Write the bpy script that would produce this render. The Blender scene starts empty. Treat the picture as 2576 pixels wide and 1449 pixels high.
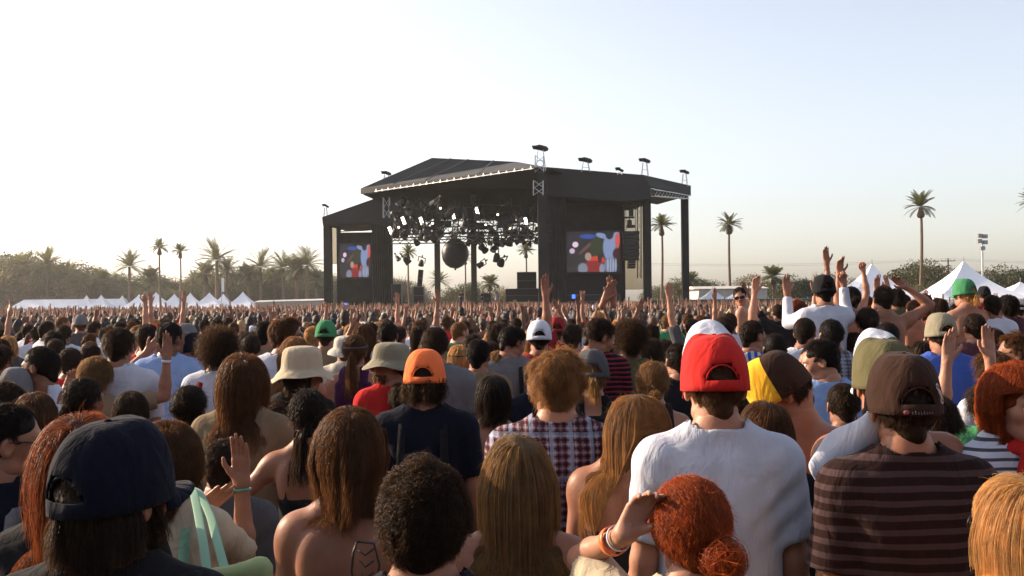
import bpy, math, random
import numpy as np
from mathutils import Vector, Matrix
random.seed(7); rng = np.random.default_rng(11)
PI = math.pi
S = bpy.context.scene
C = S.collection

# ------------------------------------------------------------------ camera, sky, sun, exposure
FPX, CX, HZ, HC = 2500.0, 1288.0, 765.0, 1.97      # focal length and horizon in a 2576 px wide frame
cam = bpy.data.objects.new('camera', bpy.data.cameras.new('camera')); C.objects.link(cam)
ROLL = math.radians(.62)
cam.location = (0, 0, HC); cam.rotation_euler = (PI/2, ROLL, 0)
cam.data.sensor_width = 36; cam.data.lens = 36*FPX/2576; cam.data.shift_y = (HZ-724.5)/2576
cam.data.clip_end = 6000; cam.data.clip_start = 0.05
S.camera = cam
SUN_AZ, SUN_EL = -67.0, 22.0                       # degrees left of the view axis, above the horizon
w = bpy.data.worlds.new('World'); S.world = w; w.use_nodes = True
nt = w.node_tree; nt.nodes.clear()
sky = nt.nodes.new('ShaderNodeTexSky'); sky.sky_type = 'NISHITA'; sky.sun_disc = False
sky.sun_elevation = math.radians(SUN_EL); sky.sun_rotation = math.radians(SUN_AZ)
sky.air_density = 1.0; sky.dust_density = 2.0; sky.ozone_density = 1.8
bg = nt.nodes.new('ShaderNodeBackground'); bg.inputs[1].default_value = 0.15
wo = nt.nodes.new('ShaderNodeOutputWorld')
hs = nt.nodes.new('ShaderNodeHueSaturation'); hs.inputs['Saturation'].default_value = .58
nt.links.new(sky.outputs[0], hs.inputs['Color']); tn = nt.nodes.new('ShaderNodeVectorMath'); tn.operation = 'MULTIPLY'; tn.inputs[1].default_value = (1.06, 1.0, .985)
nt.links.new(hs.outputs[0], tn.inputs[0]); nt.links.new(tn.outputs[0], bg.inputs[0]); nt.links.new(bg.outputs[0], wo.inputs[0])
sl = bpy.data.lights.new('sun', 'SUN'); sl.energy = 5.0; sl.angle = math.radians(0.6); sl.color = (1.0, .78, .55)
so = bpy.data.objects.new('sun', sl); C.objects.link(so)
az, el = math.radians(SUN_AZ), math.radians(SUN_EL)
sdir = Vector((math.sin(az)*math.cos(el), math.cos(az)*math.cos(el), math.sin(el)))
so.rotation_euler = sdir.to_track_quat('Z', 'Y').to_euler()
S.view_settings.view_transform = 'Standard'; S.view_settings.look = 'None'
S.view_settings.exposure = 0.88; S.view_settings.gamma = 1.0
S.render.engine = 'CYCLES'
S.cycles.max_bounces = 6; S.cycles.transparent_max_bounces = 6; S.cycles.volume_bounces = 0

def at(u, v, y):
    """photograph position (2576 px wide) at distance y -> world point"""
    a, b = u-CX, v-HZ; c, s_ = math.cos(ROLL), math.sin(ROLL)
    return ((a*c-b*s_)/FPX*y, y, HC-(a*s_+b*c)/FPX*y)

# ------------------------------------------------------------------ materials
MATS = {}
def srgb(h):
    c = [int(h[i:i+2], 16)/255 for i in (0, 2, 4)]
    return tuple(x/12.92 if x <= .04045 else ((x+.055)/1.055)**2.4 for x in c)
def newmat(key):
    m = bpy.data.materials.new(key); m.use_nodes = True
    n = m.node_tree.nodes; l = m.node_tree.links
    return m, n, l, n['Principled BSDF']
def noise_col(n, l, base, scale, amt, coord='Object', detail=4, stretch=None):
    tc = n.new('ShaderNodeTexCoord'); nz = n.new('ShaderNodeTexNoise')
    nz.inputs['Scale'].default_value = scale; nz.inputs['Detail'].default_value = detail
    src = tc.outputs[coord]
    if stretch:
        mp = n.new('ShaderNodeMapping'); mp.inputs['Scale'].default_value = stretch
        l.new(src, mp.inputs[0]); src = mp.outputs[0]
    l.new(src, nz.inputs['Vector'])
    r = n.new('ShaderNodeValToRGB')
    r.color_ramp.elements[0].position = .3; r.color_ramp.elements[1].position = .7
    r.color_ramp.elements[0].color = (*[c*(1-amt) for c in base], 1)
    r.color_ramp.elements[1].color = (*[min(1, c*(1+amt)) for c in base], 1)
    l.new(nz.outputs['Fac'], r.inputs[0])
    return r.outputs[0], nz.outputs['Fac'], src
def add_bump(n, l, b, h, strength, dist):
    bp = n.new('ShaderNodeBump'); bp.inputs['Strength'].default_value = strength
    bp.inputs['Distance'].default_value = dist
    l.new(h, bp.inputs['Height']); l.new(bp.outputs[0], b.inputs['Normal'])
def plain(key, col, rough=.6, metal=0, scale=3, amt=.15, bump=0.0, coord='Object'):
    if key in MATS: return MATS[key]
    m, n, l, b = newmat(key)
    c, f, _ = noise_col(n, l, col, scale, amt, coord)
    l.new(c, b.inputs['Base Color']); b.inputs['Roughness'].default_value = rough
    b.inputs['Metallic'].default_value = metal
    if bump: add_bump(n, l, b, f, .6, bump)
    MATS[key] = m; return m
def emis(key, col, strength):
    if key in MATS: return MATS[key]
    m, n, l, b = newmat(key)
    b.inputs['Base Color'].default_value = (0.02, .02, .02, 1)
    b.inputs['Emission Color'].default_value = (*col, 1); b.inputs['Emission Strength'].default_value = strength
    MATS[key] = m; return m
SKINS = [(.38, .185, .12), (.29, .13, .08), (.215, .094, .055), (.14, .06, .034), (.062, .028, .017)]
def skin(i, near=False):
    k = 'skin_%d_%d' % (i, near)
    if k in MATS: return MATS[k]
    m, n, l, b = newmat(k)
    c, f, _ = noise_col(n, l, SKINS[i], 9, .18)
    l.new(c, b.inputs['Base Color'])
    b.inputs['Roughness'].default_value = .48
    b.inputs['Specular IOR Level'].default_value = .25
    if near:
        b.inputs['Subsurface Weight'].default_value = .18
        b.inputs['Subsurface Radius'].default_value = (1, .25, .1); b.inputs['Subsurface Scale'].default_value = .012
    nz = n.new('ShaderNodeTexNoise'); nz.inputs['Scale'].default_value = 90
    tc = n.new('ShaderNodeTexCoord'); l.new(tc.outputs['Object'], nz.inputs['Vector'])
    add_bump(n, l, b, nz.outputs[0], .25, .002)
    MATS[k] = m; return m
HAIRC = dict(blk=(.012, .009, .008), dk=(.028, .017, .011), br=(.075, .036, .017), lb=(.17, .095, .042),
             bl=(.34, .22, .10), sand=(.16, .10, .046), red=(.22, .050, .013), aub=(.11, .032, .013), grey=(.2, .19, .18))
def hairmat(k):
    kk = 'hair_'+k
    if kk in MATS: return MATS[kk]
    col = HAIRC[k]
    m, n, l, b = newmat(kk)
    a = n.new('ShaderNodeAttribute'); a.attribute_name = 'sv'
    tc = n.new('ShaderNodeTexCoord'); nz = n.new('ShaderNodeTexNoise'); nz.inputs['Scale'].default_value = 25
    l.new(tc.outputs['Object'], nz.inputs['Vector'])
    mu = n.new('ShaderNodeMath'); mu.operation = 'MULTIPLY'; l.new(a.outputs['Fac'], mu.inputs[0])
    mr = n.new('ShaderNodeMapRange'); mr.inputs['To Min'].default_value = .55; mr.inputs['To Max'].default_value = 1.5
    l.new(nz.outputs[0], mr.inputs[0]); l.new(mr.outputs[0], mu.inputs[1])
    vm = n.new('ShaderNodeVectorMath'); vm.operation = 'SCALE'; vm.inputs[0].default_value = col
    l.new(mu.outputs[0], vm.inputs['Scale'])
    l.new(vm.outputs[0], b.inputs['Base Color'])
    b.inputs['Roughness'].default_value = .5; b.inputs['Specular IOR Level'].default_value = .13
    nb_ = n.new('ShaderNodeTexNoise'); nb_.inputs['Scale'].default_value = 95; l.new(tc.outputs['Object'], nb_.inputs['Vector']); add_bump(n, l, b, nb_.outputs[0], .7, .006)
    vt = n.new('ShaderNodeVectorMath'); vt.operation = 'MULTIPLY'
    vt.inputs[1].default_value = (3.2, 2.6, 1.8); l.new(vm.outputs[0], vt.inputs[0])
    va = n.new('ShaderNodeVectorMath'); va.operation = 'ADD'; va.inputs[1].default_value = (.035, .018, .007)
    l.new(vt.outputs[0], va.inputs[0])
    tr = n.new('ShaderNodeBsdfTranslucent'); l.new(va.outputs[0], tr.inputs[0])
    mx = n.new('ShaderNodeMixShader'); mx.inputs[0].default_value = .36
    l.new(b.outputs[0], mx.inputs[1]); l.new(tr.outputs[0], mx.inputs[2])
    l.new(mx.outputs[0], n['Material Output'].inputs[0])
    MATS[kk] = m; return m
CLOTH = dict(white=(.52, .54, .62), offwhite=(.45, .42, .36), cream=(.45, .38, .27), grey=(.14, .14, .15), dgrey=(.07, .07, .075),
             black=(.012, .012, .014), navy=(.006, .007, .015), blue=(.05, .10, .38), lblue=(.22, .32, .56), red=(.46, .022, .02),
             dred=(.22, .02, .025), orange=(.75, .16, .05), olive=(.10, .09, .045), tan=(.20, .145, .09), purple=(.05, .015, .055),
             green=(.05, .20, .09), teal=(.08, .3, .27), yellow=(.8, .42, .03), brown=(.036, .018, .013), claret=(.15, .035, .042), pink=(.6, .22, .24),
             mint=(.20, .36, .25), plum=(.08, .03, .04), stripe=(.060, .036, .037), choc=(.022, .010, .009), denim=(.05, .08, .16), silver=(.5, .5, .52), khaki=(.22, .20, .145))
def fabric(col, kind='plain', col2=None):
    k = 'fabric_%s_%s_%s' % (col, kind, col2)
    if k in MATS: return MATS[k]
    m, n, l, b = newmat(k)
    base = CLOTH[col]
    b.inputs['Roughness'].default_value = .95; b.inputs['Specular IOR Level'].default_value = .08
    b.inputs['Sheen Weight'].default_value = .04
    c, f, src = noise_col(n, l, base, 7, .14)
    if kind != 'plain':
        c2 = CLOTH[col2]
        sp = n.new('ShaderNodeSeparateXYZ'); tc = n.new('ShaderNodeTexCoord')
        nzz = n.new('ShaderNodeTexNoise'); nzz.inputs['Scale'].default_value = 3.0
        l.new(tc.outputs['Object'], nzz.inputs['Vector'])
        mv = n.new('ShaderNodeVectorMath'); mv.operation = 'SCALE'; mv.inputs['Scale'].default_value = .035
        l.new(nzz.outputs['Color'], mv.inputs[0])
        av = n.new('ShaderNodeVectorMath'); av.operation = 'ADD'
        l.new(tc.outputs['Object'], av.inputs[0]); l.new(mv.outputs[0], av.inputs[1])
        l.new(av.outputs[0], sp.inputs[0])
        def band(ax, per, lo, phase=0.0):
            a = n.new('ShaderNodeMath'); a.operation = 'MULTIPLY_ADD'; a.inputs[1].default_value = 1/per; a.inputs[2].default_value = phase+50
            l.new(sp.outputs[ax], a.inputs[0])
            fr = n.new('ShaderNodeMath'); fr.operation = 'FRACT'; l.new(a.outputs[0], fr.inputs[0])
            g = n.new('ShaderNodeMath'); g.operation = 'LESS_THAN'; g.inputs[1].default_value = lo
            l.new(fr.outputs[0], g.inputs[0]); return g.outputs[0]
        def mix(fac, a, bcol, k=1.0):
            mm = n.new('ShaderNodeMix'); mm.data_type = 'RGBA'
            if k != 1.0:
                q = n.new('ShaderNodeMath'); q.operation = 'MULTIPLY'; q.inputs[1].default_value = k; l.new(fac, q.inputs[0]); fac = q.outputs[0]
            l.new(fac, mm.inputs[0]); l.new(a, mm.inputs[6]); mm.inputs[7].default_value = (*bcol, 1); return mm.outputs[2]
        if kind == 'stripes': c = mix(band(2, .037, .42), c, c2)
        elif kind == 'thin': c = mix(band(2, .03, .35), c, c2)
        elif kind == 'vstripes': c = mix(band(0, .05, .5), c, c2)
        elif kind == 'plaid':
            c = mix(band(0, .024, .26), c, (.50, .50, .58), .32); c = mix(band(2, .027, .26), c, (.50, .50, .58), .32)
            c = mix(band(0, .024, .30, .5), c, c2, .7); c = mix(band(2, .027, .30, .5), c, c2, .7)
            c = mix(band(0, .068, .20, .2), c, (.34, .42, .55), .5); c = mix(band(2, .15, .12, .1), c, (.34, .42, .55), .35); c = mix(band(0, .068, .22, .7), c, (.05, .02, .03), .5)
    l.new(c, b.inputs['Base Color'])
    nz = n.new('ShaderNodeTexNoise'); nz.inputs['Scale'].default_value = 11; nz.inputs['Detail'].default_value = 5
    nz.inputs['Distortion'].default_value = 1.2
    mp = n.new('ShaderNodeMapping'); mp.inputs['Scale'].default_value = (1.5, 1.5, .55)
    tc2 = n.new('ShaderNodeTexCoord'); l.new(tc2.outputs['Object'], mp.inputs[0]); l.new(mp.outputs[0], nz.inputs['Vector'])
    add_bump(n, l, b, nz.outputs[0], .5, .022)
    MATS[k] = m; return m

# ------------------------------------------------------------------ mesh helpers
def mk(name, V, Q, mats, parent=None, midx=None, attr=None, col=None, smooth=True, T=None):
    """link one mesh object from vertex, quad (and triangle) arrays"""
    me = bpy.data.meshes.new(name)
    V = np.asarray(V, np.float32); Q = np.asarray(Q, np.int32).reshape(-1, 4)
    nq = len(Q); T = np.zeros((0, 3), np.int32) if T is None else np.asarray(T, np.int32).reshape(-1, 3)
    me.vertices.add(len(V)); me.vertices.foreach_set('co', V.ravel())
    me.loops.add(nq*4+len(T)*3); me.polygons.add(nq+len(T))
    me.loops.foreach_set('vertex_index', np.concatenate([Q.ravel(), T.ravel()]).astype(np.int32))
    ls = np.concatenate([np.arange(nq)*4, nq*4+np.arange(len(T))*3]).astype(np.int32)
    me.polygons.foreach_set('loop_start', ls)
    if not isinstance(mats, (list, tuple)): mats = [mats]
    for m in mats: me.materials.append(m)
    if midx is not None: me.polygons.foreach_set('material_index', np.asarray(midx, np.int32))
    me.polygons.foreach_set('use_smooth', np.full(nq+len(T), smooth))
    if attr is not None:
        a = me.attributes.new('sv', 'FLOAT', 'POINT'); a.data.foreach_set('value', np.asarray(attr, np.float32))
    if col is not None:
        a = me.attributes.new('Col', 'FLOAT_COLOR', 'POINT')
        cc = np.ones((len(V), 4), np.float32); cc[:, :3] = col; a.data.foreach_set('color', cc.ravel())
    me.update(); me.validate()
    o = bpy.data.objects.new(name, me); C.objects.link(o)
    if parent is not None: o.parent = parent
    return o
class MB:
    """collects boxes, beams, tubes, polygons into one mesh"""
    def __init__(s): s.V = []; s.Q = []; s.T = []; s.n = 0
    def add(s, V, Q=(), T=()):
        V = np.asarray(V, float); s.V.append(V)
        if len(Q): s.Q.append(np.asarray(Q)+s.n)
        if len(T): s.T.append(np.asarray(T)+s.n)
        s.n += len(V)
    def box(s, lo, hi):
        x0, y0, z0 = lo; x1, y1, z1 = hi
        s.add([(x0, y0, z0), (x1, y0, z0), (x1, y1, z0), (x0, y1, z0), (x0, y0, z1), (x1, y0, z1), (x1, y1, z1), (x0, y1, z1)],
              [(0, 3, 2, 1), (4, 5, 6, 7), (0, 1, 5, 4), (1, 2, 6, 5), (2, 3, 7, 6), (3, 0, 4, 7)])
    def bar(s, a, b, r0, r1=None, n=4):
        r1 = r0 if r1 is None else r1
        a = np.array(a, float); b = np.array(b, float); t = b-a; L = np.linalg.norm(t)
        if L < 1e-9: return
        t /= L; up = np.array((0, 0, 1.)) if abs(t[2]) < .9 else np.array((1., 0, 0))
        e1 = np.cross(t, up); e1 /= np.linalg.norm(e1); e2 = np.cross(t, e1)
        an = np.arange(n)*2*PI/n+PI/4
        ring = np.cos(an)[:, None]*e1+np.sin(an)[:, None]*e2
        V = np.concatenate([a+ring*r0, b+ring*r1])
        Q = [(i, (i+1) % n, n+(i+1) % n, n+i) for i in range(n)]
        if n == 4: Q += [(3, 2, 1, 0), (4, 5, 6, 7)]
        s.add(V, Q)
        if n != 4: s.add(np.concatenate([V[:n], [a], V[n:], [b]]), T=[(n, (i+1) % n, i) for i in range(n)]+[(2*n+1, n+1+i, n+1+(i+1) % n) for i in range(n)])
    def path(s, pts, rs, n=8):
        """one continuous tapered tube"""
        pts = np.array(pts, float); m = len(pts); an = np.arange(n)*2*PI/n
        V = []
        for i in range(m):
            t = pts[min(i+1, m-1)]-pts[max(i-1, 0)]; t /= np.linalg.norm(t)+1e-9
            up = np.array((0, 0, 1.)) if abs(t[2]) < .95 else np.array((0, 1., 0))
            e1 = np.cross(t, up); e1 /= np.linalg.norm(e1); e2 = np.cross(t, e1)
            V.append(pts[i]+rs[i]*(np.cos(an)[:, None]*e1+np.sin(an)[:, None]*e2))
        Q = [(i*n+j, i*n+(j+1) % n, (i+1)*n+(j+1) % n, (i+1)*n+j) for i in range(m-1) for j in range(n)]
        V = np.concatenate(V)
        k = len(V); V = np.concatenate([V, [pts[0]], [pts[-1]]])
        T = [(k, (j+1) % n, j) for j in range(n)]+[(k+1, (m-1)*n+j, (m-1)*n+(j+1) % n) for j in range(n)]
        s.add(V, Q, T)
    def prism(s, poly, vec):
        """polygon of 3D points pushed along vec into a solid"""
        P = np.array(poly, float); n = len(P); V = np.concatenate([P, P+np.array(vec, float)])
        Q = [(i, (i+1) % n, n+(i+1) % n, n+i) for i in range(n)]
        T = [(0, i+1, i) for i in range(1, n-1)]+[(n, n+i, n+i+1) for i in range(1, n-1)]
        s.add(V, Q, T)
    def truss(s, a, b, w=.4, r=.035, step=.8):
        a = np.array(a, float); b = np.array(b, float); t = b-a; L = np.linalg.norm(t); t /= L
        up = np.array((0, 0, 1.)) if abs(t[2]) < .9 else np.array((0, 1., 0))
        e1 = np.cross(t, up); e1 /= np.linalg.norm(e1); e2 = np.cross(t, e1)
        cs = [(e1*i+e2*j)*w/2 for i, j in ((1, 1), (1, -1), (-1, -1), (-1, 1))]
        for c in cs: s.bar(a+c, b+c, r)
        k = max(2, int(L/step))
        for i in range(k):
            p, q = a+t*L*i/k, a+t*L*(i+1)/k
            for j in range(4):
                s.bar(p+cs[j], q+cs[(j+1) % 4], r*.6); 
    def build(s, name, mat, parent=None, smooth=False):
        V = np.concatenate(s.V); Q = np.concatenate(s.Q) if s.Q else np.zeros((0, 4), int)
        T = np.concatenate(s.T) if s.T else None
        return mk(name, V, Q, mat, parent, smooth=smooth, T=T)
def empty(name, loc, rz=0.0, label=None, cat=None, group=None):
    o = bpy.data.objects.new(name, None); C.objects.link(o); o.location = loc; o.rotation_euler = (0, 0, rz)
    o.empty_display_size = .2
    return tag(o, label, cat, group)
def tag(o, label=None, cat=None, group=None, kind=None):
    if label: o['label'] = label
    if cat: o['category'] = cat
    if group: o['group'] = group
    if kind: o['kind'] = kind
    return o
def children(o): return [c for c in bpy.data.objects if c.parent == o]
TREE = {}
def copy_tree(o, parent=None):
    c = o.copy(); C.objects.link(c); c.parent = parent
    if o not in TREE: TREE[o] = list(o.children)
    for ch in TREE[o]: copy_tree(ch, c)
    return c

# ------------------------------------------------------------------ signed-distance modelling
class Field:
    def __init__(s, lo, hi, cell):
        s.lo = np.array(lo, float); s.cell = cell
        n = np.ceil((np.array(hi)-s.lo)/cell).astype(int)+1
        s.n = n; s.ax = [(s.lo[i]+cell*np.arange(n[i])).astype(np.float32) for i in range(3)]
        s.F = np.full(n, .12, np.float32)
    def sub(s, lo, hi):
        a = [max(0, int((lo[i]-s.lo[i])/s.cell)) for i in range(3)]
        b = [min(s.n[i], int((hi[i]-s.lo[i])/s.cell)+2) for i in range(3)]
        if any(a[i] >= b[i] for i in range(3)): return None
        sl = tuple(slice(a[i], b[i]) for i in range(3))
        return sl, (s.ax[0][sl[0]][:, None, None], s.ax[1][sl[1]][None, :, None], s.ax[2][sl[2]][None, None, :])
    def run(s, prims):
        for p in prims:
            kind, g, k, sb = p
            m = k+2*s.cell
            if kind == 'cap':
                a, b, ra, rb, cut = g; r = max(ra, rb)
                q = s.sub(np.minimum(a, b)-r-m, np.maximum(a, b)+r+m)
                if q is None: continue
                sl, (X, Y, Z) = q
                ab = b-a; L2 = float(ab@ab)+1e-12
                t = ((X-a[0])*ab[0]+(Y-a[1])*ab[1]+(Z-a[2])*ab[2])/L2
                tc = np.clip(t, 0, 1)
                d = np.sqrt((X-a[0]-tc*ab[0])**2+(Y-a[1]-tc*ab[1])**2+(Z-a[2]-tc*ab[2])**2)-(ra+(rb-ra)*tc)
                if cut: d = np.maximum(d, (t-1)*math.sqrt(L2))
            else:
                c, r, R = g
                ext = np.abs(R)@r
                q = s.sub(c-ext-m*1.5, c+ext+m*1.5)
                if q is None: continue
                sl, (X, Y, Z) = q
                X = X-c[0]; Y = Y-c[1]; Z = Z-c[2]
                x = (R[0, 0]*X+R[1, 0]*Y+R[2, 0]*Z)/r[0]; y = (R[0, 1]*X+R[1, 1]*Y+R[2, 1]*Z)/r[1]; z = (R[0, 2]*X+R[1, 2]*Y+R[2, 2]*Z)/r[2]
                k0 = np.sqrt(x*x+y*y+z*z)+1e-6; k1 = np.sqrt((x/r[0])**2+(y/r[1])**2+(z/r[2])**2)+1e-6
                d = k0*(k0-1)/k1
            A = s.F[sl]
            if sb:
                h = np.clip(.5-.5*(A+d)/k, 0, 1); s.F[sl] = A*(1-h)-d*h+k*h*(1-h)
            else:
                h = np.clip(.5+.5*(A-d)/k, 0, 1); s.F[sl] = A*(1-h)+d*h-k*h*(1-h)
        return s
    def xyz(s): return s.ax[0][:, None, None], s.ax[1][None, :, None], s.ax[2][None, None, :]
    def mesh(s): return surfnet(s.F, s.lo, s.cell)
CORN = np.array([(i, j, k) for i in (0, 1) for j in (0, 1) for k in (0, 1)])
EDG = [(a, b) for a in range(8) for b in range(a+1, 8) if np.abs(CORN[a]-CORN[b]).sum() == 1]
def surfnet(F, lo, cell):
    I8 = (F < 0).astype(np.uint8); n = F.shape
    cnt = sum(I8[i:n[0]-1+i, j:n[1]-1+j, k:n[2]-1+k] for i, j, k in CORN)
    m = (cnt > 0) & (cnt < 8); I = np.argwhere(m)
    if not len(I): return np.zeros((0, 3)), np.zeros((0, 4), int)
    vid = np.full(m.shape, -1, np.int32); vid[m] = np.arange(len(I))
    cv = [F[I[:, 0]+c[0], I[:, 1]+c[1], I[:, 2]+c[2]] for c in CORN]
    acc = np.zeros((len(I), 3)); num = np.zeros(len(I))
    for a, b in EDG:
        f0, f1 = cv[a], cv[b]; cr = (f0 < 0) != (f1 < 0)
        t = np.where(cr, f0/np.where(cr, f0-f1, 1), 0)
        acc += np.where(cr[:, None], CORN[a]+(CORN[b]-CORN[a])*t[:, None], 0); num += cr
    V = (I+acc/num[:, None])*cell+lo
    Q = []
    for ax in range(3):
        o1, o2 = (ax+1) % 3, (ax+2) % 3
        sa = [slice(None)]*3; sb = [slice(None)]*3; sa[ax] = slice(0, -1); sb[ax] = slice(1, None)
        A, B = I8[tuple(sa)], I8[tuple(sb)]
        for inside, flip in ((1, False), (0, True)):
            E = np.argwhere((A == inside) & (B == 1-inside))
            E = E[(E[:, o1] > 0) & (E[:, o2] > 0) & (E[:, o1] < n[o1]-1) & (E[:, o2] < n[o2]-1)]
            def g(d1, d2):
                e = E.copy(); e[:, o1] += d1; e[:, o2] += d2; return vid[e[:, 0], e[:, 1], e[:, 2]]
            q = np.stack([g(-1, -1), g(0, -1), g(0, 0), g(-1, 0)], 1)
            Q.append(q[:, ::-1] if flip else q)
    Q = np.concatenate(Q); Q = Q[(Q >= 0).all(1)]
    return V, Q
def V3(*a): return np.array(a, float)
def cap(a, b, ra, rb=None, k=.02, sub=False, cut=False):
    return ('cap', (np.array(a, float), np.array(b, float), ra, ra if rb is None else rb, cut), k, sub)
def ell(c, r, R=None, k=.02, sub=False):
    return ('ell', (np.array(c, float), np.array(r, float), np.eye(3) if R is None else R), k, sub)
def rotz(a): c, s_ = math.cos(a), math.sin(a); return np.array([[c, -s_, 0], [s_, c, 0], [0, 0, 1.]])
def rotx(a): c, s_ = math.cos(a), math.sin(a); return np.array([[1., 0, 0], [0, c, -s_], [0, s_, c]])
def roty(a): c, s_ = math.cos(a), math.sin(a); return np.array([[c, 0, s_], [0, 1., 0], [-s_, 0, c]])
def xf(prims, R, t):
    out = []
    for kind, g, k, sb in prims:
        if kind == 'cap': out.append((kind, (R@g[0]+t, R@g[1]+t, g[2], g[3], g[4]), k, sb))
        else: out.append((kind, (R@g[0]+t, g[1], R@g[2]), k, sb))
    return out
def unit(v): v = np.array(v, float); return v/np.linalg.norm(v)

# ------------------------------------------------------------------ people (canonical height 1.75 m, facing +Y)
HCEN = V3(0, .02, 1.63); PIV = V3(0, -.005, 1.55)
CR_C = V3(0, -.012, .03); CR_R = V3(.077, .097, .09)      # cranium, in head coordinates
def head_prims(female):
    f = .93 if female else 1.0
    P = [ell(CR_C, CR_R, k=.01),
         ell((0, .030, -.030), (.058*f, .064, .078), k=.03),
         ell((0, .052, -.083), (.030*f, .030, .028), k=.03),
         cap((-.045*f, .005, -.07), (0, .06, -.088), .020, .018, k=.03), cap((.045*f, .005, -.07), (0, .06, -.088), .020, .018, k=.03),
         cap((-.035, .078, .018), (.035, .078, .018), .012, .012, k=.02),
         cap((0, .088, .008), (0, .106, -.026), .008, .0125, k=.012),
         ell((-.013, .096, -.030), (.009, .010, .008), k=.008), ell((.013, .096, -.030), (.009, .010, .008), k=.008),
         ell((-.040, .058, -.022), (.020, .020, .022), k=.02), ell((.040, .058, -.022), (.020, .020, .022), k=.02),
         ell((-.031, .094, .000), (.017, .014, .011), k=.012, sub=True), ell((.031, .094, .000), (.017, .014, .011), k=.012, sub=True),
         cap((-.018, .084, -.054), (.018, .084, -.054), .0065, k=.008), cap((-.015, .084, -.064), (.015, .084, -.064), .0075, k=.008),
         cap((-.022, .096, -.059), (.022, .096, -.059), .0022, k=.004, sub=True)]
    for s_ in (-1, 1):
        R = rotz(s_*.35)@rotx(-.15)
        P.append(ell((s_*.080*f, -.004, -.004), (.011, .020, .033), R, k=.008))
        P.append(ell((s_*.089*f, .002, -.002), (.006, .011, .018), R, k=.005, sub=True))
    return P
ARMS = {
 'down': ((.14, -.03, -1), (.05, .28, -1), 'relax'), 'back': ((.2, -.2, -1), (.1, .1, -1), 'relax'),
 'hold': ((.12, .25, -1), (-.35, .9, .25), 'relax'), 'cross': ((.15, .3, -1), (-.9, .45, .1), 'relax'),
 'up': ((.28, .12, 1), (.05, .08, 1), 'open'), 'upin': ((.35, .15, 1), (-.32, .05, 1), 'open'),
 'bent': ((.75, .25, .55), (-.25, .1, 1), 'open'), 'hip': ((.8, -.12, -.75), (-.8, .12, -.62), 'fist'),
 'head': ((.85, .1, .30), (-.70, -.12, .72), 'relax'), 'clap': ((.25, .45, -.5), (-.42, .25, 1), 'open'),
 'fist': ((.35, .15, 1), (.05, .1, 1), 'fist'), 'wide': ((1, .1, .35), (.45, .1, 1), 'open'),
 'phone': ((.3, .75, .1), (-.35, .35, .9), 'relax')}
def hand_prims(wr, dirv, pn, side, pose, sz=1.0):
    """five fingers rooted in a palm; frame: Y along the hand, Z palm normal, X thumb side"""
    Y = unit(dirv); Z = np.array(pn, float); Z = unit(Z-Y*(Z@Y)); X = np.cross(Y, Z)*side
    M = np.stack([X, Y, Z], 1)
    curl, spread = {'open': (.12, .16), 'relax': (.45, .07), 'fist': (1.35, .02)}[pose]
    P = []
    L = [(.024, .088, .040, .026, .020), (.008, .092, .045, .029, .021), (-.009, .088, .041, .027, .020), (-.025, .079, .032, .021, .018)]
    for i, (x, y, a, b, c) in enumerate(L):
        kn = V3(x, y, 0); P.append(cap((x*.55, .004, 0), kn, .0155, .0115, k=.014))
        an = 0; dirx = (x+.0005)*spread*22
        p = kn
        cu = curl*(1+.15*i)*random.uniform(.8, 1.25)
        for q, seg in enumerate((a, b, c)):
            an += cu*(.9 if q else .7)
            dd = unit((dirx*math.cos(an)*.35, math.cos(an), -math.sin(an)))
            p2 = p+dd*seg; P.append(cap(p, p2, .0088-.0008*q, .0080-.0009*q, k=.003)); p = p2
    t0 = V3(.014, .018, -.004); t1 = V3(.040, .048, -.010); t2 = V3(.056, .076, -.014-.02*curl); t3 = V3(.060-.01*curl, .098, -.016-.03*curl)
    P += [cap(t0, t1, .0155, .012, k=.012), cap(t1, t2, .0105, .0095, k=.005), cap(t2, t3, .0095, .0075, k=.003)]
    P = [(kd, (tuple([g[0]*sz, g[1]*sz, g[2]*sz, g[3]*sz, g[4]]) if kd == 'cap' else g), k, sb) for kd, g, k, sb in P]
    return xf(P, M, np.array(wr, float))
def skeleton(sp):
    f = sp['sex'] == 'f'; bw = sp['bw']; sw = (.152 if f else .172)*bw
    J = {}
    for nm, s_ in (('L', -1), ('R', 1)):
        a = sp[nm]; a = ARMS[a] if isinstance(a, str) else a; U, Fo, hp = a[:3]; Hd = a[3] if len(a) > 3 else Fo
        U = unit((U[0]*s_, U[1], U[2])); Fo = unit((Fo[0]*s_, Fo[1], Fo[2])); Hd = unit((Hd[0]*s_, Hd[1], Hd[2]))
        sh = V3(s_*sw, -.012, 1.425+.035*max(0, U[2])); sh[0] -= s_*.02*max(0, U[2])
        el = sh+U*.285; wr = el+Fo*.250
        pn = V3(-s_*.2, 1, 0) if Fo[2] > .3 else V3(-s_, .15, 0)
        if Fo[2] > .3: pn = V3(0, 1, 0)*sp.get('palm', 1)
        J[nm] = (sh, el, wr, Fo, pn, hp, s_); J[nm+'h'] = Hd
    return J, sw
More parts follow.
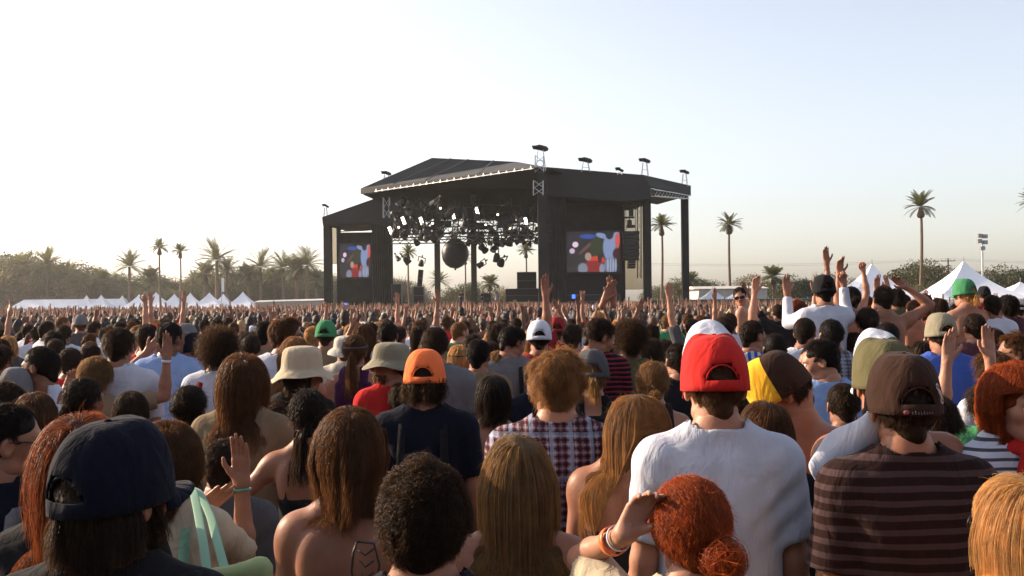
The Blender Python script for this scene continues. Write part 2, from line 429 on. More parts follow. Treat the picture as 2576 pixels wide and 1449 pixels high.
def body_prims(sp, J, sw, arms=True):
    f = sp['sex'] == 'f'; bw = sp['bw']; at_ = .88 if f else 1.0; at_ *= sp.get('arm', 1)
    P = [ell((0, 0, 1.27), (.158*bw*(.9 if f else 1), .110, .205), k=.05),
         ell((0, -.005, 1.09), (.132*bw*(.88 if f else 1), .094, .17), k=.06),
         ell((0, -.012, .94), (.162*bw, .118, .13), k=.05),
         cap((-sw+.025, -.014, 1.415), (sw-.025, -.014, 1.415), .058*at_, k=.05)]
    for s_ in (-1, 1):
        P += [cap((s_*.015, -.015, 1.525), (s_*.115, -.015, 1.438), .042, .038, k=.045),
              ell((s_*.082*bw, -.075, 1.34), (.055, .034, .085), k=.045),
              ell((s_*.072, -.045, .90), (.082, .085, .085), k=.04)]
        if f: P.append(ell((s_*.075, .085, 1.275), (.06, .055, .06), k=.03))
        else: P.append(ell((s_*.075, .065, 1.33), (.075, .04, .06), k=.04))
    P.append(cap((0, -.138, 1.44), (0, -.122, 1.0), .014, .016, k=.045, sub=True))
    hc = HCEN+V3(0, -.012, -.035)
    P.append(cap((0, -.022, 1.44), (0, -.002, 1.62), (.050 if f else .060), (.046 if f else .055), k=.035))
    if arms:
        for nm in 'LR':
            sh, el, wr, Fo, pn, hp, s_ = J[nm]
            P += [cap(sh, el, .053*at_, .038*at_, k=.035), ell(sh+(el-sh)*.12, V3(.056, .056, .06)*at_, k=.04),
                  cap(el, el+(wr-el)*.3, .037*at_, .041*at_, k=.02), cap(el+(wr-el)*.3, wr, .041*at_, .0255*at_, k=.02),
                  cap(wr, wr+J[nm+'h']*.03, .0255*at_, .024*at_, k=.02)]
    return P
def leg_prims(sit=False, off=0.0):
    P = [ell((0, -.012, .93), (.165+off, .12+off, .13+off), k=.04)]
    for s_ in (-1, 1):
        hp_ = V3(s_*.09, 0, .90)
        if sit: kn = V3(s_*.13, .38, .84); an = V3(s_*.12, .36, .42); toe = an+V3(0, .16, -.04)
        else: kn = V3(s_*.10, .02, .49); an = V3(s_*.105, -.02, .09); toe = V3(s_*.12, .13, .035)
        P += [cap(hp_, kn, .088+off, .058+off, k=.04), cap(kn, kn+(an-kn)*.35, .056+off, .060+off, k=.03), cap(kn+(an-kn)*.35, an, .060+off, .040+off*1.5, k=.03)]
        if not off: P += [cap(an-V3(0, .03, .04), toe, .038, .030, k=.03)]
    return P
def head_frame(sp):
    R = rotz(-math.radians(sp['hy']))@rotx(-math.radians(sp['hp']))@roty(math.radians(sp['hr']))
    t = PIV+R@(HCEN-PIV)
    return R, t
def joinm(parts):
    Vs, Qs, Ms, n = [], [], [], 0
    for V, Q, m in parts:
        if not len(V): continue
        Vs.append(V); Qs.append(Q+n); Ms.append(np.full(len(Q), m)); n += len(V)
    return np.concatenate(Vs), np.concatenate(Qs), np.concatenate(Ms)
def uvell(c, r, R, nu=12, nv=8, v0=-PI/2, v1=PI/2):
    a = np.linspace(0, 2*PI, nu, endpoint=False); b = np.linspace(v0, v1, nv)
    B, A = np.meshgrid(b, a, indexing='ij')
    P = np.stack([np.cos(B)*np.cos(A), np.cos(B)*np.sin(A), np.sin(B)], -1).reshape(-1, 3)*np.array(r)
    Q = [(i*nu+j, i*nu+(j+1) % nu, (i+1)*nu+(j+1) % nu, (i+1)*nu+j) for i in range(nv-1) for j in range(nu)]
    return P@np.array(R).T+c, np.array(Q)
def make_body(sp, J, sw, R, t, root):
    d = sp['d']; near = d < 7
    cell = float(np.clip(d*.0032, .0085, .022)); hcell = float(np.clip(d*.0016, .0042, .011))
    P = body_prims(sp, J, sw)
    HP = xf(head_prims(sp['sex'] == 'f'), R, t)
    ext = np.array([J[q][i] for q in 'LR' for i in (0, 1, 2)])
    lo = np.minimum(ext.min(0)-.09, V3(-.22, -.2, .95)); hi = np.maximum(ext.max(0)+.09, V3(.22, .2, 1.585))
    lo[2] = .95 if ext[:, 2].min() > .95 else max(.6, ext[:, 2].min()-.08)
    zc = 1.565
    parts = []
    fb = Field(lo, hi, cell).run(P)
    # keep the head region out of the coarse grid
    zi = int((zc-lo[2])/cell)
    X, Y, Z = fb.xyz()
    hd = ((X**2+(Y-0.0)**2) < .085**2) & (Z > zc)
    fb.F = np.where(hd, np.maximum(fb.F, .01), fb.F)
    parts.append((*fb.mesh(), 0))
    hb = Field(t-V3(.14, .15, .155), t+V3(.14, .15, .15), hcell)
    hb.run([P[i] for i in range(len(P)) if P[i][0] == 'cap' and not P[i][3] and P[i][1][0][2] < 1.5 and P[i][1][1][2] > 1.6][:1])
    hb.run(HP)
    parts.append((*hb.mesh(), 0))
    for q in 'LR':
        sh, el, wr, Fo, pn, hp, s_ = J[q]
        hc = float(np.clip(d*.0016, .0042, .0075))
        H = hand_prims(wr, J[q+'h'], pn, s_, hp, 1.0 if sp['sex'] == 'm' else .93)
        H.append(cap(wr-Fo*.05, wr+Fo*.01, .027, .0235, k=.015))
        pts = np.concatenate([[g[0], g[1]] for _, g, _, _ in H])
        fh = Field(pts.min(0)-.04, pts.max(0)+.04, hc).run(H)
        parts.append((*fh.mesh(), 0))
    fl = Field((-.3, -.22, 0), (.3, .5 if sp['sit'] else .3, 1.02), .028).run(leg_prims(sp['sit']))
    parts.append((*fl.mesh(), 0))
    mats = [skin(sp['sk'], d < 4.5)]
    V, Q, M = joinm(parts)
    if sp.get('face'):
        mats += [plain('eye_white', (.7, .68, .64), .2), plain('eye_iris', (.02, .012, .008), .2), plain('lip', tuple(c*k for c, k in zip(SKINS[sp['sk']], (.85, .55, .55))), .4)]
        ctr = V[Q].mean(1); loc = (ctr-t)@R
        lip = (np.abs(loc[:, 0]) < .024) & (loc[:, 1] > .078) & (loc[:, 2] < -.047) & (loc[:, 2] > -.070)
        M[lip] = 3
        ex = []
        for s_ in (-1, 1):
            ex.append((*uvell(t+R@V3(s_*.031, .079, .000), (.0125,)*3, R), 1))
            ex.append((*uvell(t+R@V3(s_*.031, .0865, .000), (.006, .006, .006), R, 8, 6), 2))
            ex.append((*uvell(t+R@V3(s_*.032, .0895, .017), (.017, .004, .0028), R, 10, 5), 2))
        V2, Q2, M2 = joinm([(V, Q, 0)]+ex); M2[:len(M)] = M
        V, Q, M = V2, Q2, M2
    return mk('body', V, Q, mats, root, midx=M)
def folds(F, amp, seed):
    X, Y, Z = F.xyz(); r = random.Random(seed); G = 0
    for i in range(4):
        a = r.uniform(10, 26); bx = r.uniform(-1, 1); p = r.uniform(0, 6)
        G = G+np.sin(a*(X*(1.4)+Z*bx*.8)+2.2*np.sin(6*Z+4*Y+p)+p)*(.5+.5*np.sin(5*Z+3*X+p*2))
    armp = np.exp(-(((np.abs(X)-.17)/.08)**2+((Z-1.32)/.12)**2))
    wst = np.exp(-((Z-1.0)/.14)**2)
    return (G/4)*amp*(.45+1.3*armp+.8*wst)+armp*amp*.9*np.sin(70*(Z-np.abs(X)*.8))
def make_top(sp, J, sw, root):
    kind = sp['top'][0]
    if kind == 'none': return None
    mat = fabric(*sp['top'][1:])
    d = sp['d']; cell = float(np.clip(d*.0036, .0085, .024)); f = sp['sex'] == 'f'; bw = sp['bw']
    if kind in ('tee', 'long', 'hoodie'):
        g = .93 if f else 1.0; ex = .012 if kind == 'hoodie' else 0
        P = [ell((0, -.004, 1.26), (.166*bw*g+ex, .128+ex, .235), k=.05), ell((0, 0, 1.04), (.168*bw*g+ex, .130+ex, .26), k=.07),
             ell((0, 0, .86), (.180*bw+ex, .140+ex, .22), k=.07), cap((-sw+.02, -.014, 1.412), (sw-.02, -.014, 1.412), .067*g+ex*.6, k=.05)]
        for s_ in (-1, 1): P.append(cap((s_*.055, -.016, 1.487), (s_*.125, -.015, 1.440), .047, .050, k=.045))
        ext = []
        for q in 'LR':
            sh, el, wr, Fo, pn, hp, s_ = J[q]
            if kind == 'tee':
                e = sh+(el-sh)*.80; P.append(cap(sh, e, .064*g, .068*g, k=.035, cut=True)); ext += [sh, e]
            else:
                P += [cap(sh, el, .068*g, .056*g, k=.035), cap(el, el+(wr-el)*.93, .056, .041, k=.02, cut=True)]; ext += [sh, el, wr]
        # collar ring following the neck
        if kind == 'hoodie': P.append(ell((0, -.085, 1.50), (.10, .055, .055), k=.02))
        for i in range(14):
            a0, a1 = 2*PI*i/14, 2*PI*(i+1)/14
            c = lambda a: V3(.068*math.cos(a), -.008+.066*math.sin(a), 1.497-.022*math.sin(a))
            P.append(cap(c(a0), c(a1), .0085, k=.012))
        ext = np.array(ext); lo = np.minimum(ext.min(0)-.09, (-.24, -.2, .80)); hi = np.maximum(ext.max(0)+.09, (.24, .2, 1.56))
        lo[2] = min(lo[2], .80)
        F = Field(lo, hi, cell).run([p for p in body_prims(sp, J, sw, False)[:-1] if not p[3]])
        F.F -= .014
        F.run(P)
        X, Y, Z = F.xyz()
        F.F = F.F+folds(F, .0065 if d < 6 else .005, sp['seed'])
        F.F = np.maximum(F.F, np.where((np.abs(X) < .23), .83-Z, -1))
        # hollow for the neck
        zl = 1.497-.30*(Y+.01)
        F.F = np.maximum(F.F, np.where(np.sqrt(X**2+(Y+.008)**2) < .082, (Z-zl-.006), -1))
    else:
        P = body_prims(sp, J, sw, False)
        F = Field((-.23, -.19, .8), (.23, .19, 1.53), min(cell, .014)).run(P+[ell((0, 0, .86), (.172*bw, .130, .16), k=.05)])
        X, Y, Z = F.xyz(); ax = np.abs(X)
        o = .009
        if kind == 'tank': reg = np.minimum(Z-1.40+ax*.25, np.abs(ax-.082)-.022); lim = sw-.035
        elif kind == 'mens': reg = np.minimum(Z-1.43, np.abs(ax-.075)-.030); lim = sw-.02
        elif kind == 'strap': reg = np.minimum(Z-1.275, np.abs(ax-(.085-(Z-1.3)*.10))-.006); lim = sw-.01
        elif kind == 'halter': reg = np.minimum(Z-1.02, np.maximum(np.abs(Z-1.19)-.005, 0)); lim = .3
        F.F = F.F-o+folds(F, .002, sp['seed'])
        F.F = np.maximum(np.maximum(F.F, reg), ax-lim); F.F = np.maximum(F.F, .84-Z)
    V, Q = F.mesh()
    return mk({'tee': 'shirt', 'long': 'shirt', 'hoodie': 'hooded_top', 'tank': 'tank_top', 'mens': 'tank_top', 'strap': 'strappy_top', 'halter': 'halter_top'}[kind], V, Q, mat, root)
def make_trousers(sp, root):
    F = Field((-.3, -.25, .05), (.3, .5 if sp['sit'] else .25, 1.08), .03).run(leg_prims(sp['sit'], .014))
    X, Y, Z = F.xyz(); F.F = np.maximum(F.F, np.maximum(Z-1.0, .12-Z))
    V, Q = F.mesh(); return mk('trousers', V, Q, fabric(sp['pants']), root)

def ribbons(P, Wd, out, tip=.35, jit=.5):
    """P n,m,3 strands -> quads; out n,m,3 outward vectors"""
    n, m, _ = P.shape
    T = np.empty_like(P); T[:, 1:-1] = P[:, 2:]-P[:, :-2]; T[:, 0] = P[:, 1]-P[:, 0]; T[:, -1] = P[:, -1]-P[:, -2]
    T /= np.linalg.norm(T, axis=2, keepdims=True)+1e-9
    o = out+rng.normal(0, jit, (n, 1, 3))
    Sd = np.cross(T, o); Sd /= np.linalg.norm(Sd, axis=2, keepdims=True)+1e-9
    wt = (np.linspace(1, tip, m)[None, :, None])*Wd[:, None, None]*.5
    V = np.stack([P-Sd*wt, P+Sd*wt], 2).reshape(-1, 3)
    i = np.arange(n)[:, None]*m*2+np.arange(m-1)[None]*2
    Q = np.stack([i, i+1, i+3, i+2], -1).reshape(-1, 4)
    return V, Q
def make_hair(sp, J, sw, R, t, root):
    style, colr = sp['hair'][0], sp['hair'][1]
    if style == 'bald': return
    opt = sp['hair'][2] if len(sp['hair']) > 2 else {}
    d = sp['d']; f = sp['sex'] == 'f'
    Ci = t+R@CR_C
    lod = 0 if d < 3.6 else 1 if d < 7.5 else 2
    n0 = (15000, 4200, 1300)[lod]; wd = (.00125, .0026, .0055)[lod]
    hat = sp['hat'] is not None and sp['hat'][0] != 'band'
    th = opt.get('th', {'short': .006, 'crop': .005, 'curly': .026, 'mop': .019, 'long': .015, 'wavy': .020, 'bob': .016, 'pony': .008, 'bun': .010, 'afro': .050, 'mullet': .022}[style])
    L = opt.get('L', {'short': .026, 'crop': .012, 'curly': .09, 'mop': .10, 'long': .42, 'wavy': .42, 'bob': .20, 'pony': .14, 'bun': .13, 'afro': .11, 'mullet': .15}[style])
    # --- shell under the strands
    hc = float(np.clip(d*.0018, .0055, .011))
    longish = style in ('long', 'wavy', 'bob', 'mullet')
    tt = min(th*.12, .03)-.002
    sh_P = [ell(CR_C+V3(0, -.002, 0), CR_R+(tt+.004 if not hat else .0005), k=.01)]
    if longish: sh_P.append(cap((0, -.035, .0), (0, -.050, -.09), .070+tt*.4, .048+tt, k=.03))
    else: sh_P.append(cap((0, -.055, -.01), (0, -.062, -.058), .048, .040+tt*.5, k=.03))
    sh_P += [ell((0, .115, -.040), (.078, .080, .105), k=.02, sub=True)]
    for s_ in (-1, 1):
        if not longish: sh_P.append(ell((s_*.085, .012, -.045), (.035, .034, .052), k=.01, sub=True))
    Fh = Field(t-.22, t+.22, hc).run(xf(sh_P, R, t))
    X, Y, Z = Fh.xyz(); lz = (X-t[0])*R[0, 2]+(Y-t[1])*R[1, 2]+(Z-t[2])*R[2, 2]
    lx = (X-t[0])*R[0, 0]+(Y-t[1])*R[1, 0]+(Z-t[2])*R[2, 0]
    g = np.sin(55*lx+9*np.sin(20*lz))*.0022+np.sin(130*lx+40*Y)*.001
    if style in ('curly', 'mop', 'afro'): g = .006*np.sin(60*X+2*np.sin(50*Z))*np.sin(55*Z+2*np.sin(40*Y))*np.sin(50*Y+1)
    Fh.F = Fh.F+g.astype(np.float32) if style != 'crop' else Fh.F
    Fh.F = np.maximum(Fh.F, (-.14 if longish else -.088)-lz)
    if hat: Fh.F = np.maximum(Fh.F, lz-.095)
    VS, QS = Fh.mesh()
    parts = [(VS, QS, 0)]; sv = [np.full(len(VS), .8)]
    # --- strands
    bodyell = [(V3(0, 0, 1.27), V3(.162, .120, .215)), (V3(0, -.05, 1.36), V3(.14, .09, .11)), (V3(0, -.014, 1.415), V3(sw+.03, .068, .066)), (V3(0, -.01, 1.49), V3(.075, .065, .06))]
    def push(P, off):
        q = ((P-Ci)@R)/(CR_R+off[:, None]); l = np.linalg.norm(q, axis=1); m = l < 1
        P[m] = Ci+((q[m]/l[m][:, None])*(CR_R+off[m][:, None]))@R.T
        if L > .13:
            nk = V3(0, -.01, 1.5)
            for c, r in bodyell:
                rr = r+off[:, None]*.6+.006
                q = (P-c)/rr; l = np.linalg.norm(q, axis=1); m = l < 1
                P[m] = c+(q[m]/l[m][:, None])*rr[m]
        return P
    def grow(n, L, th, lift, grav, wob, m, curl=0, target=None, w=wd, clump=0, root_sel=None, ends=.75):
        wob *= (1, .8, .45)[lod]; lift *= (1, .9, .6)[lod]
        D = rng.normal(0, 1, (n*3, 3)); D /= np.linalg.norm(D, axis=1)[:, None]
        x, y, z = D.T
        ok = ~((y > .30+.25*np.clip(z, 0, 1)) & (z < .62)) & ~((z < -.30) & (y > -.35)) & (z > -.80) & ~((np.abs(x) > .8) & (z < -.12) & (y > -.2))
        if longish: ok = ~((y > .25+.3*np.clip(z, 0, 1)) & (z < .60)) & (z > -.85)
        if hat: ok &= (z < -.08) if root_sel is None else (y < -.6)
        if root_sel is not None: ok &= root_sel(D)
        D = D[ok][:n]; n = len(D)
        if n == 0: return
        p = Ci+(D*(CR_R+.001))@R.T
        nrm = D@R.T
        crown = unit(R@V3(*opt.get('crown', (.12, -.35, .93))))
        flow = nrm-crown; flow -= nrm*(flow*nrm).sum(1)[:, None]; flow /= np.linalg.norm(flow, axis=1)[:, None]+1e-6
        if target is not None:
            tg = t+R@target; flow = tg-p; flow /= np.linalg.norm(flow, axis=1)[:, None]
        rnd = rng.normal(0, 1, (n, 3))
        if clump:
            ci = rng.integers(0, clump, n); base = rng.normal(0, 1, (clump, 3)); rnd = rnd*.35+base[ci]*.9
            # neighbouring roots share a clump
            cd = rng.normal(0, 1, (clump, 3)); cd /= np.linalg.norm(cd, axis=1)[:, None]
            ci = (D@cd.T).argmax(1); rnd = rng.normal(0, 1, (n, 3))*.35+base[ci]*.9
        v = flow*(1-lift)+nrm*lift+rnd*wob; v /= np.linalg.norm(v, axis=1)[:, None]
        Ls = L*rng.uniform(ends, 1.05, n); st = Ls/(m-1)
        off = .002+rng.uniform(.2, 1, n)**.7*th
        ph = rng.uniform(0, 6.28, n); e = rng.normal(0, 1, (n, 3))
        pts = [p.copy()]
        for i in range(1, m):
            gv = V3(0, 0, -1)
            if target is not None:
                tg = t+R@target; fl = tg-p; dl = np.linalg.norm(fl, axis=1)[:, None]; v = fl/np.maximum(dl, .004); stp = np.minimum(st, dl[:, 0])
            else:
                v = v*(1-grav)+gv*grav+rnd*wob*.12; v /= np.linalg.norm(v, axis=1)[:, None]; stp = st
            p = p+v*stp[:, None]
            if L > .13 and target is None: lowz = p[:, 2] < 1.60; p[lowz, 0] = t[0]+(p[lowz, 0]-t[0])*.962
            if L > .13 and target is None:
                lc = (p-t)@R; fm = (lc[:, 2] < .055) & (lc[:, 1] > .030); lc[fm, 1] = .030; lc[fm & (np.abs(lc[:, 0]) < .075), 0] *= 1.25; p = t+lc@R.T
            if curl: p = p+np.stack([np.sin(i*1.7+ph), np.cos(i*1.7+ph), np.sin(i*1.3+ph*2)], 1)*curl
            p = push(p, off*min(1, i/2.0)); pts.append(p.copy())
        P = np.stack(pts, 1)
        out = P-Ci; out /= np.linalg.norm(out, axis=2, keepdims=True)+1e-6
        V, Q = ribbons(P, w*rng.uniform(.6, 1.3, n), out)
        parts.append((V, Q, 0)); sv.append(np.repeat(rng.uniform(.65, 1.3, n), m*2))
    if style == 'short': grow(n0, L, th, .22, .10, .30, 5, clump=200)
    elif style == 'crop': grow(int(n0*.8), L, th, .5, .0, .5, 3, w=wd*.8)
    elif style == 'curly': grow(n0, L, th, .30, .30, .40, 12, curl=.0075, clump=110)
    elif style == 'mop': grow(n0, L, th, .25, .26, .62, 10, curl=.0045, clump=60, ends=.45)
    elif style == 'afro': grow(n0, L, th, .9, .05, .5, 8, curl=.009)
    elif style == 'mullet': grow(n0, L, th, .3, .35, .35, 8, curl=.003, clump=60)
    elif style == 'bob': grow(n0, L, th, .2, .35, .10, 9, clump=60)
    elif style == 'long': grow(int(n0*1.15), L, th, .15, .34, .06, 16, clump=80, ends=.8)
    elif style == 'wavy': grow(int(n0*1.15), L, th, .2, .32, .16, 18, curl=.004, clump=60, ends=.6)
    elif style in ('pony', 'bun'):
        tg = V3(*opt.get('tie', (0, -.125, -.01 if style == 'pony' else .0)))
        grow(int(n0*.9), .16, max(.007, th), 0, 0, .05, 9, target=tg); grow(int(n0*.3), .035, th+.003, .12, .2, .3, 8, curl=.0015)
        grow(int(n0*.05), .05, .02, .4, .1, .6, 5)
        tw = t+R@tg
        k = (1500, 500, 160)[lod]
        if style == 'pony':
            m = 14; Lp = opt.get('Lp', .26); p = tw+rng.normal(0, .008, (k, 3)); v = unit(R@V3(0, -1, .15))+rng.normal(0, .12, (k, 3))
            off = rng.uniform(.004, .03, k); st = Lp*rng.uniform(.7, 1.05, k)/(m-1); pts = [p.copy()]; ph = rng.uniform(0, 6, k)
            sp_ = rng.normal(0, 1, (k, 3))
            for i in range(1, m):
                v = v*.62+V3(0, 0, -1)*.5+sp_*.02; v /= np.linalg.norm(v, axis=1)[:, None]
                p = p+v*st[:, None]+opt.get('wave', .0)*np.stack([np.sin(i*1.2+ph*.3), 0*ph, 0*ph], 1)
                spd = .012+.016*math.sin(min(i/6, 1)*PI*.6)
                p = push(p, off); pts.append(p.copy())
            P = np.stack(pts, 1)+sp_[:, None, :]*np.linspace(.004, .014, m)[None, :, None]
            out = np.broadcast_to(unit(R@V3(0, -1, .2)), P.shape)
            V, Q = ribbons(P, wd*1.3*rng.uniform(.6, 1.3, k), out, jit=.9)
            parts.append((V, Q, 0)); sv.append(np.repeat(rng.uniform(.5, 1.4, k), m*2))
        else:
            br = opt.get('br', .038); bc = tw+R@V3(0, -br*.6, 0)
            a = rng.normal(0, 1, (k, 3)); a /= np.linalg.norm(a, axis=1)[:, None]
            b = rng.normal(0, 1, (k, 3)); b -= a*(a*b).sum(1)[:, None]; b /= np.linalg.norm(b, axis=1)[:, None]
            m = 9; th_ = np.linspace(0, rng.uniform(1.2, 2.4), m)
            rr = br*rng.uniform(.7, 1.12, (k, 1, 1))*(1+.12*rng.normal(0, 1, (k, 1, 1)))
            P = bc+rr*(a[:, None]*np.cos(th_)[None, :, None]+b[:, None]*np.sin(th_)[None, :, None])
            out = P-bc; out /= np.linalg.norm(out, axis=2, keepdims=True)
            V, Q = ribbons(P, wd*1.3*rng.uniform(.6, 1.3, k), out); parts.append((V, Q, 0)); sv.append(np.repeat(rng.uniform(.5, 1.5, k), m*2))
            V, Q = uvell(bc, (br*.82,)*3, R, 14, 9); parts.append((V, Q, 0)); sv.append(np.full(len(V), .7))
    if hat: grow(n0//3, .018, .002, .1, .3, .2, 3, root_sel=lambda D: (np.abs(D[:, 0]) < .5) & (D[:, 2] < .45) & (D[:, 2] > -.1))
    # flyaways catch the low sun
    if style not in ('crop', 'afro') and not hat: grow((170, 60, 0)[lod], min(L, .055), th+.010, .35, .16, .6, 6, w=wd*.5, curl=.002)
    V, Q, M = joinm(parts)
    return mk('hair', V, Q, hairmat(colr), root, attr=np.concatenate(sv))
def make_beard(sp, R, t, root):
    n = 900; D = rng.normal(0, 1, (n, 3)); D /= np.linalg.norm(D, axis=1)[:, None]
    D[:, 1] = np.abs(D[:, 1]); D = D[(D[:, 2] < .1) & (D[:, 2] > -.95)]
    c = V3(0, .02, -.055); p = c+D*V3(.062, .072, .058)
    P = np.stack([t+(p)@R.T, t+(p+D*.008+V3(0, 0, -.006))@R.T, t+(p+D*.013+V3(0, 0, -.018))@R.T], 1)
    out = np.broadcast_to((D@R.T)[:, None], P.shape)
    V, Q = ribbons(P, np.full(len(P), .006), out); return mk('beard', V, Q, hairmat(sp['hair'][1]), root, attr=np.full(len(V), 1.0))

def dome(rim, top, rx, ry, nu=56, nv=14, front_boost=.010, seam=.0016, power=.62):
    a = np.linspace(0, 2*PI, nu, endpoint=False); v = np.linspace(0, 1, nv)
    Vv, A = np.meshgrid(v, a, indexing='ij')
    rad = np.cos(Vv*PI/2)**power; zz = rim+(top-rim)*np.sin(Vv*PI/2)**(1.05)
    fr = np.clip(np.sin(A), 0, 1)                           # front = +Y
    seamr = seam*np.exp(-((((A+PI/2) % (PI/3))-PI/6)/.05)**2)*0
    sd = np.abs(((A-PI/2+PI/6) % (PI/3))-PI/6); seamr = -seam*np.exp(-(sd/.05)**2)
    boost = front_boost*fr**1.2*np.sin(PI*Vv**1.5)
    X = (rx+seamr+boost*.2)*rad*np.cos(A); Y = (ry+seamr+boost)*rad*np.sin(A)
    return X, Y, zz+boost*.9, A, Vv
def make_cap(sp, R, t, root):
    """baseball cap: six panels, button, curved brim, rear opening and strap"""
    kind, cols = sp['hat'][0], sp['hat'][1]; o = sp['hat'][2] if len(sp['hat']) > 2 else {}
    back = o.get('back', False)                             # worn backwards
    nu, nv = 60, 16
    X, Y, Z, A, Vv = dome(-.006, .150+o.get('tall', 0), .098+o.get('fat', 0), .118+o.get('fat', 0), nu, nv, o.get('boost', .012))
    rs = np.random.default_rng(sp['seed'])
    Z = Z+.002*np.sin(5*A+rs.uniform(0, 6))*np.sin(Vv*PI); X = X+.0015*np.sin(7*A+9*Vv+rs.uniform(0, 6))*np.sin(Vv*PI)
    P = np.stack([X, Y, Z], -1)
    Q = []; M = []
    for i in range(nv-1):
        for j in range(nu):
            aa = A[0, j]+PI/nu; db = abs(((aa+PI/2+PI) % (2*PI))-PI)      # angle from the back
            if not o.get('nohole') and i >= 2 and (db/.50)**2+((Vv[i, 0]-.08)/.24)**2 < 1: continue
            if o.get('fitted') is None and i == 0 and db < .50 and False: continue
            Q.append((i*nu+j, i*nu+(j+1) % nu, (i+1)*nu+(j+1) % nu, (i+1)*nu+j))
            fdeg = abs(((aa-PI/2+PI) % (2*PI))-PI)
            M.append(1 if fdeg < o.get('fw', PI/3) else 0)
    V = P.reshape(-1, 3); cc = V3(*(CR_C))
    tilt = rotx(math.radians(o.get('tilt', -4)))
    yaw = rotz(PI if back else 0)
    def place(W): return t+((W@tilt.T@yaw.T)+V3(0, -.008, 0))@R.T
    mats = [fabric(*cols[0]) if isinstance(cols[0], tuple) else fabric(cols[0]), fabric(cols[1]) if len(cols) > 1 else fabric(cols[0])]
    o1 = mk('cap', place(V), Q, mats, root, midx=M)
    md = o1.modifiers.new('thick', 'SOLIDIFY'); md.thickness = .003; md.offset = 0
    # brim
    nb, nr = 25, 8; a = np.linspace(PI/2-1.08, PI/2+1.08, nb); r = np.linspace(0, 1, nr)
    RR, AA = np.meshgrid(r, a, indexing='ij'); q = np.cos((AA-PI/2)/1.08*PI/2)**.65
    bx = .094*np.cos(AA)*(1+.02*RR); by = .115*np.sin(AA)+RR*.072*q
    bz = .000-RR*.012-((bx/.094)**2)*.022*RR**.6+.004*q*RR
    BV = np.stack([bx, by, bz], -1).reshape(-1, 3)
    BQ = [(i*nb+j, i*nb+j+1, (i+1)*nb+j+1, (i+1)*nb+j) for i in range(nr-1) for j in range(nb-1)]
    ob = mk('brim', place(BV), BQ, fabric(cols[2] if len(cols) > 2 else (cols[1] if len(cols) > 1 else cols[0])), o1)
    md = ob.modifiers.new('thick', 'SOLIDIFY'); md.thickness = .004; md.offset = 0
    BV, BQ = uvell(V3(0, 0, .151+o.get('tall', 0)), (.008, .008, .005), np.eye(3), 10, 6)
    mk('button', place(BV), BQ, mats[0], o1)
    if not o.get('nohole'):
        # piping round the opening
        aa = np.linspace(-1, 1, 17); pts = []
        for s_ in aa:
            an = -PI/2+s_*.52; vv = .08+.25*math.sqrt(max(0, 1-s_*s_))
            rad = math.cos(vv*PI/2)**.62
            pts.append(((.096)*rad*math.cos(an), (.117)*rad*math.sin(an), -.004+(.150)*math.sin(vv*PI/2)**1.05))
        mb = MB(); mb.path(place(np.array(pts)), [.0028]*17, 6); mb.build('opening_trim', mats[0], o1, True)
def make_bucket(sp, R, t, root):
    cols = sp['hat'][1]; nu = 56
    prof = [(.150, -.022), (.140, -.012), (.125, .004), (.108, .020), (.098, .030), (.096, .045), (.094, .075), (.090, .105), (.078, .124), (.050, .134), (.0, .136)]
    o = sp['hat'][2] if len(sp['hat']) > 2 else {}
    a = np.linspace(0, 2*PI, nu, endpoint=False); V = []; rs = random.Random(sp['seed'])
    for i, (r, z) in enumerate(prof):
        fl = max(0, (r-.10)/.05)*(i < 4)
        rr = r*(1+fl*.05*np.sin(3*a+rs.uniform(0, 6)))+(0 if i < 4 else .0)
        zz = z+o.get('tall', 0)*(i > 4)+fl*(.016*np.cos(2*a+.4)+.006*np.sin(5*a))
        V.append(np.stack([rr*np.cos(a)*.98, rr*np.sin(a)*1.16, zz+0*a], 1))
    V = np.concatenate(V); n = len(prof)
    Q = [(i*nu+j, i*nu+(j+1) % nu, (i+1)*nu+(j+1) % nu, (i+1)*nu+j) for i in range(n-1) for j in range(nu)]
    W = V@rotx(math.radians(o.get('tilt', 3))).T
    o1 = mk('bucket_hat', t+(W+V3(0, -.008, 0))@R.T, Q, fabric(cols[0]), root)
    md = o1.modifiers.new('thick', 'SOLIDIFY'); md.thickness = .003; md.offset = 0
    md = o1.modifiers.new('smooth', 'SUBSURF'); md.levels = 1; md.render_levels = 1
    return o1
def make_band(sp, R, t, root):
    a = np.linspace(0, 2*PI, 41)[:-1]; mb = MB()
    pts = [t+R@V3(.084*math.cos(x), -.012+.104*math.sin(x), .045+.01*math.sin(x)) for x in np.linspace(0, 2*PI, 33)]
    mb.path(pts, [.010]*33, 8); mb.build('headband', fabric(sp['hat'][1][0]), root, True)
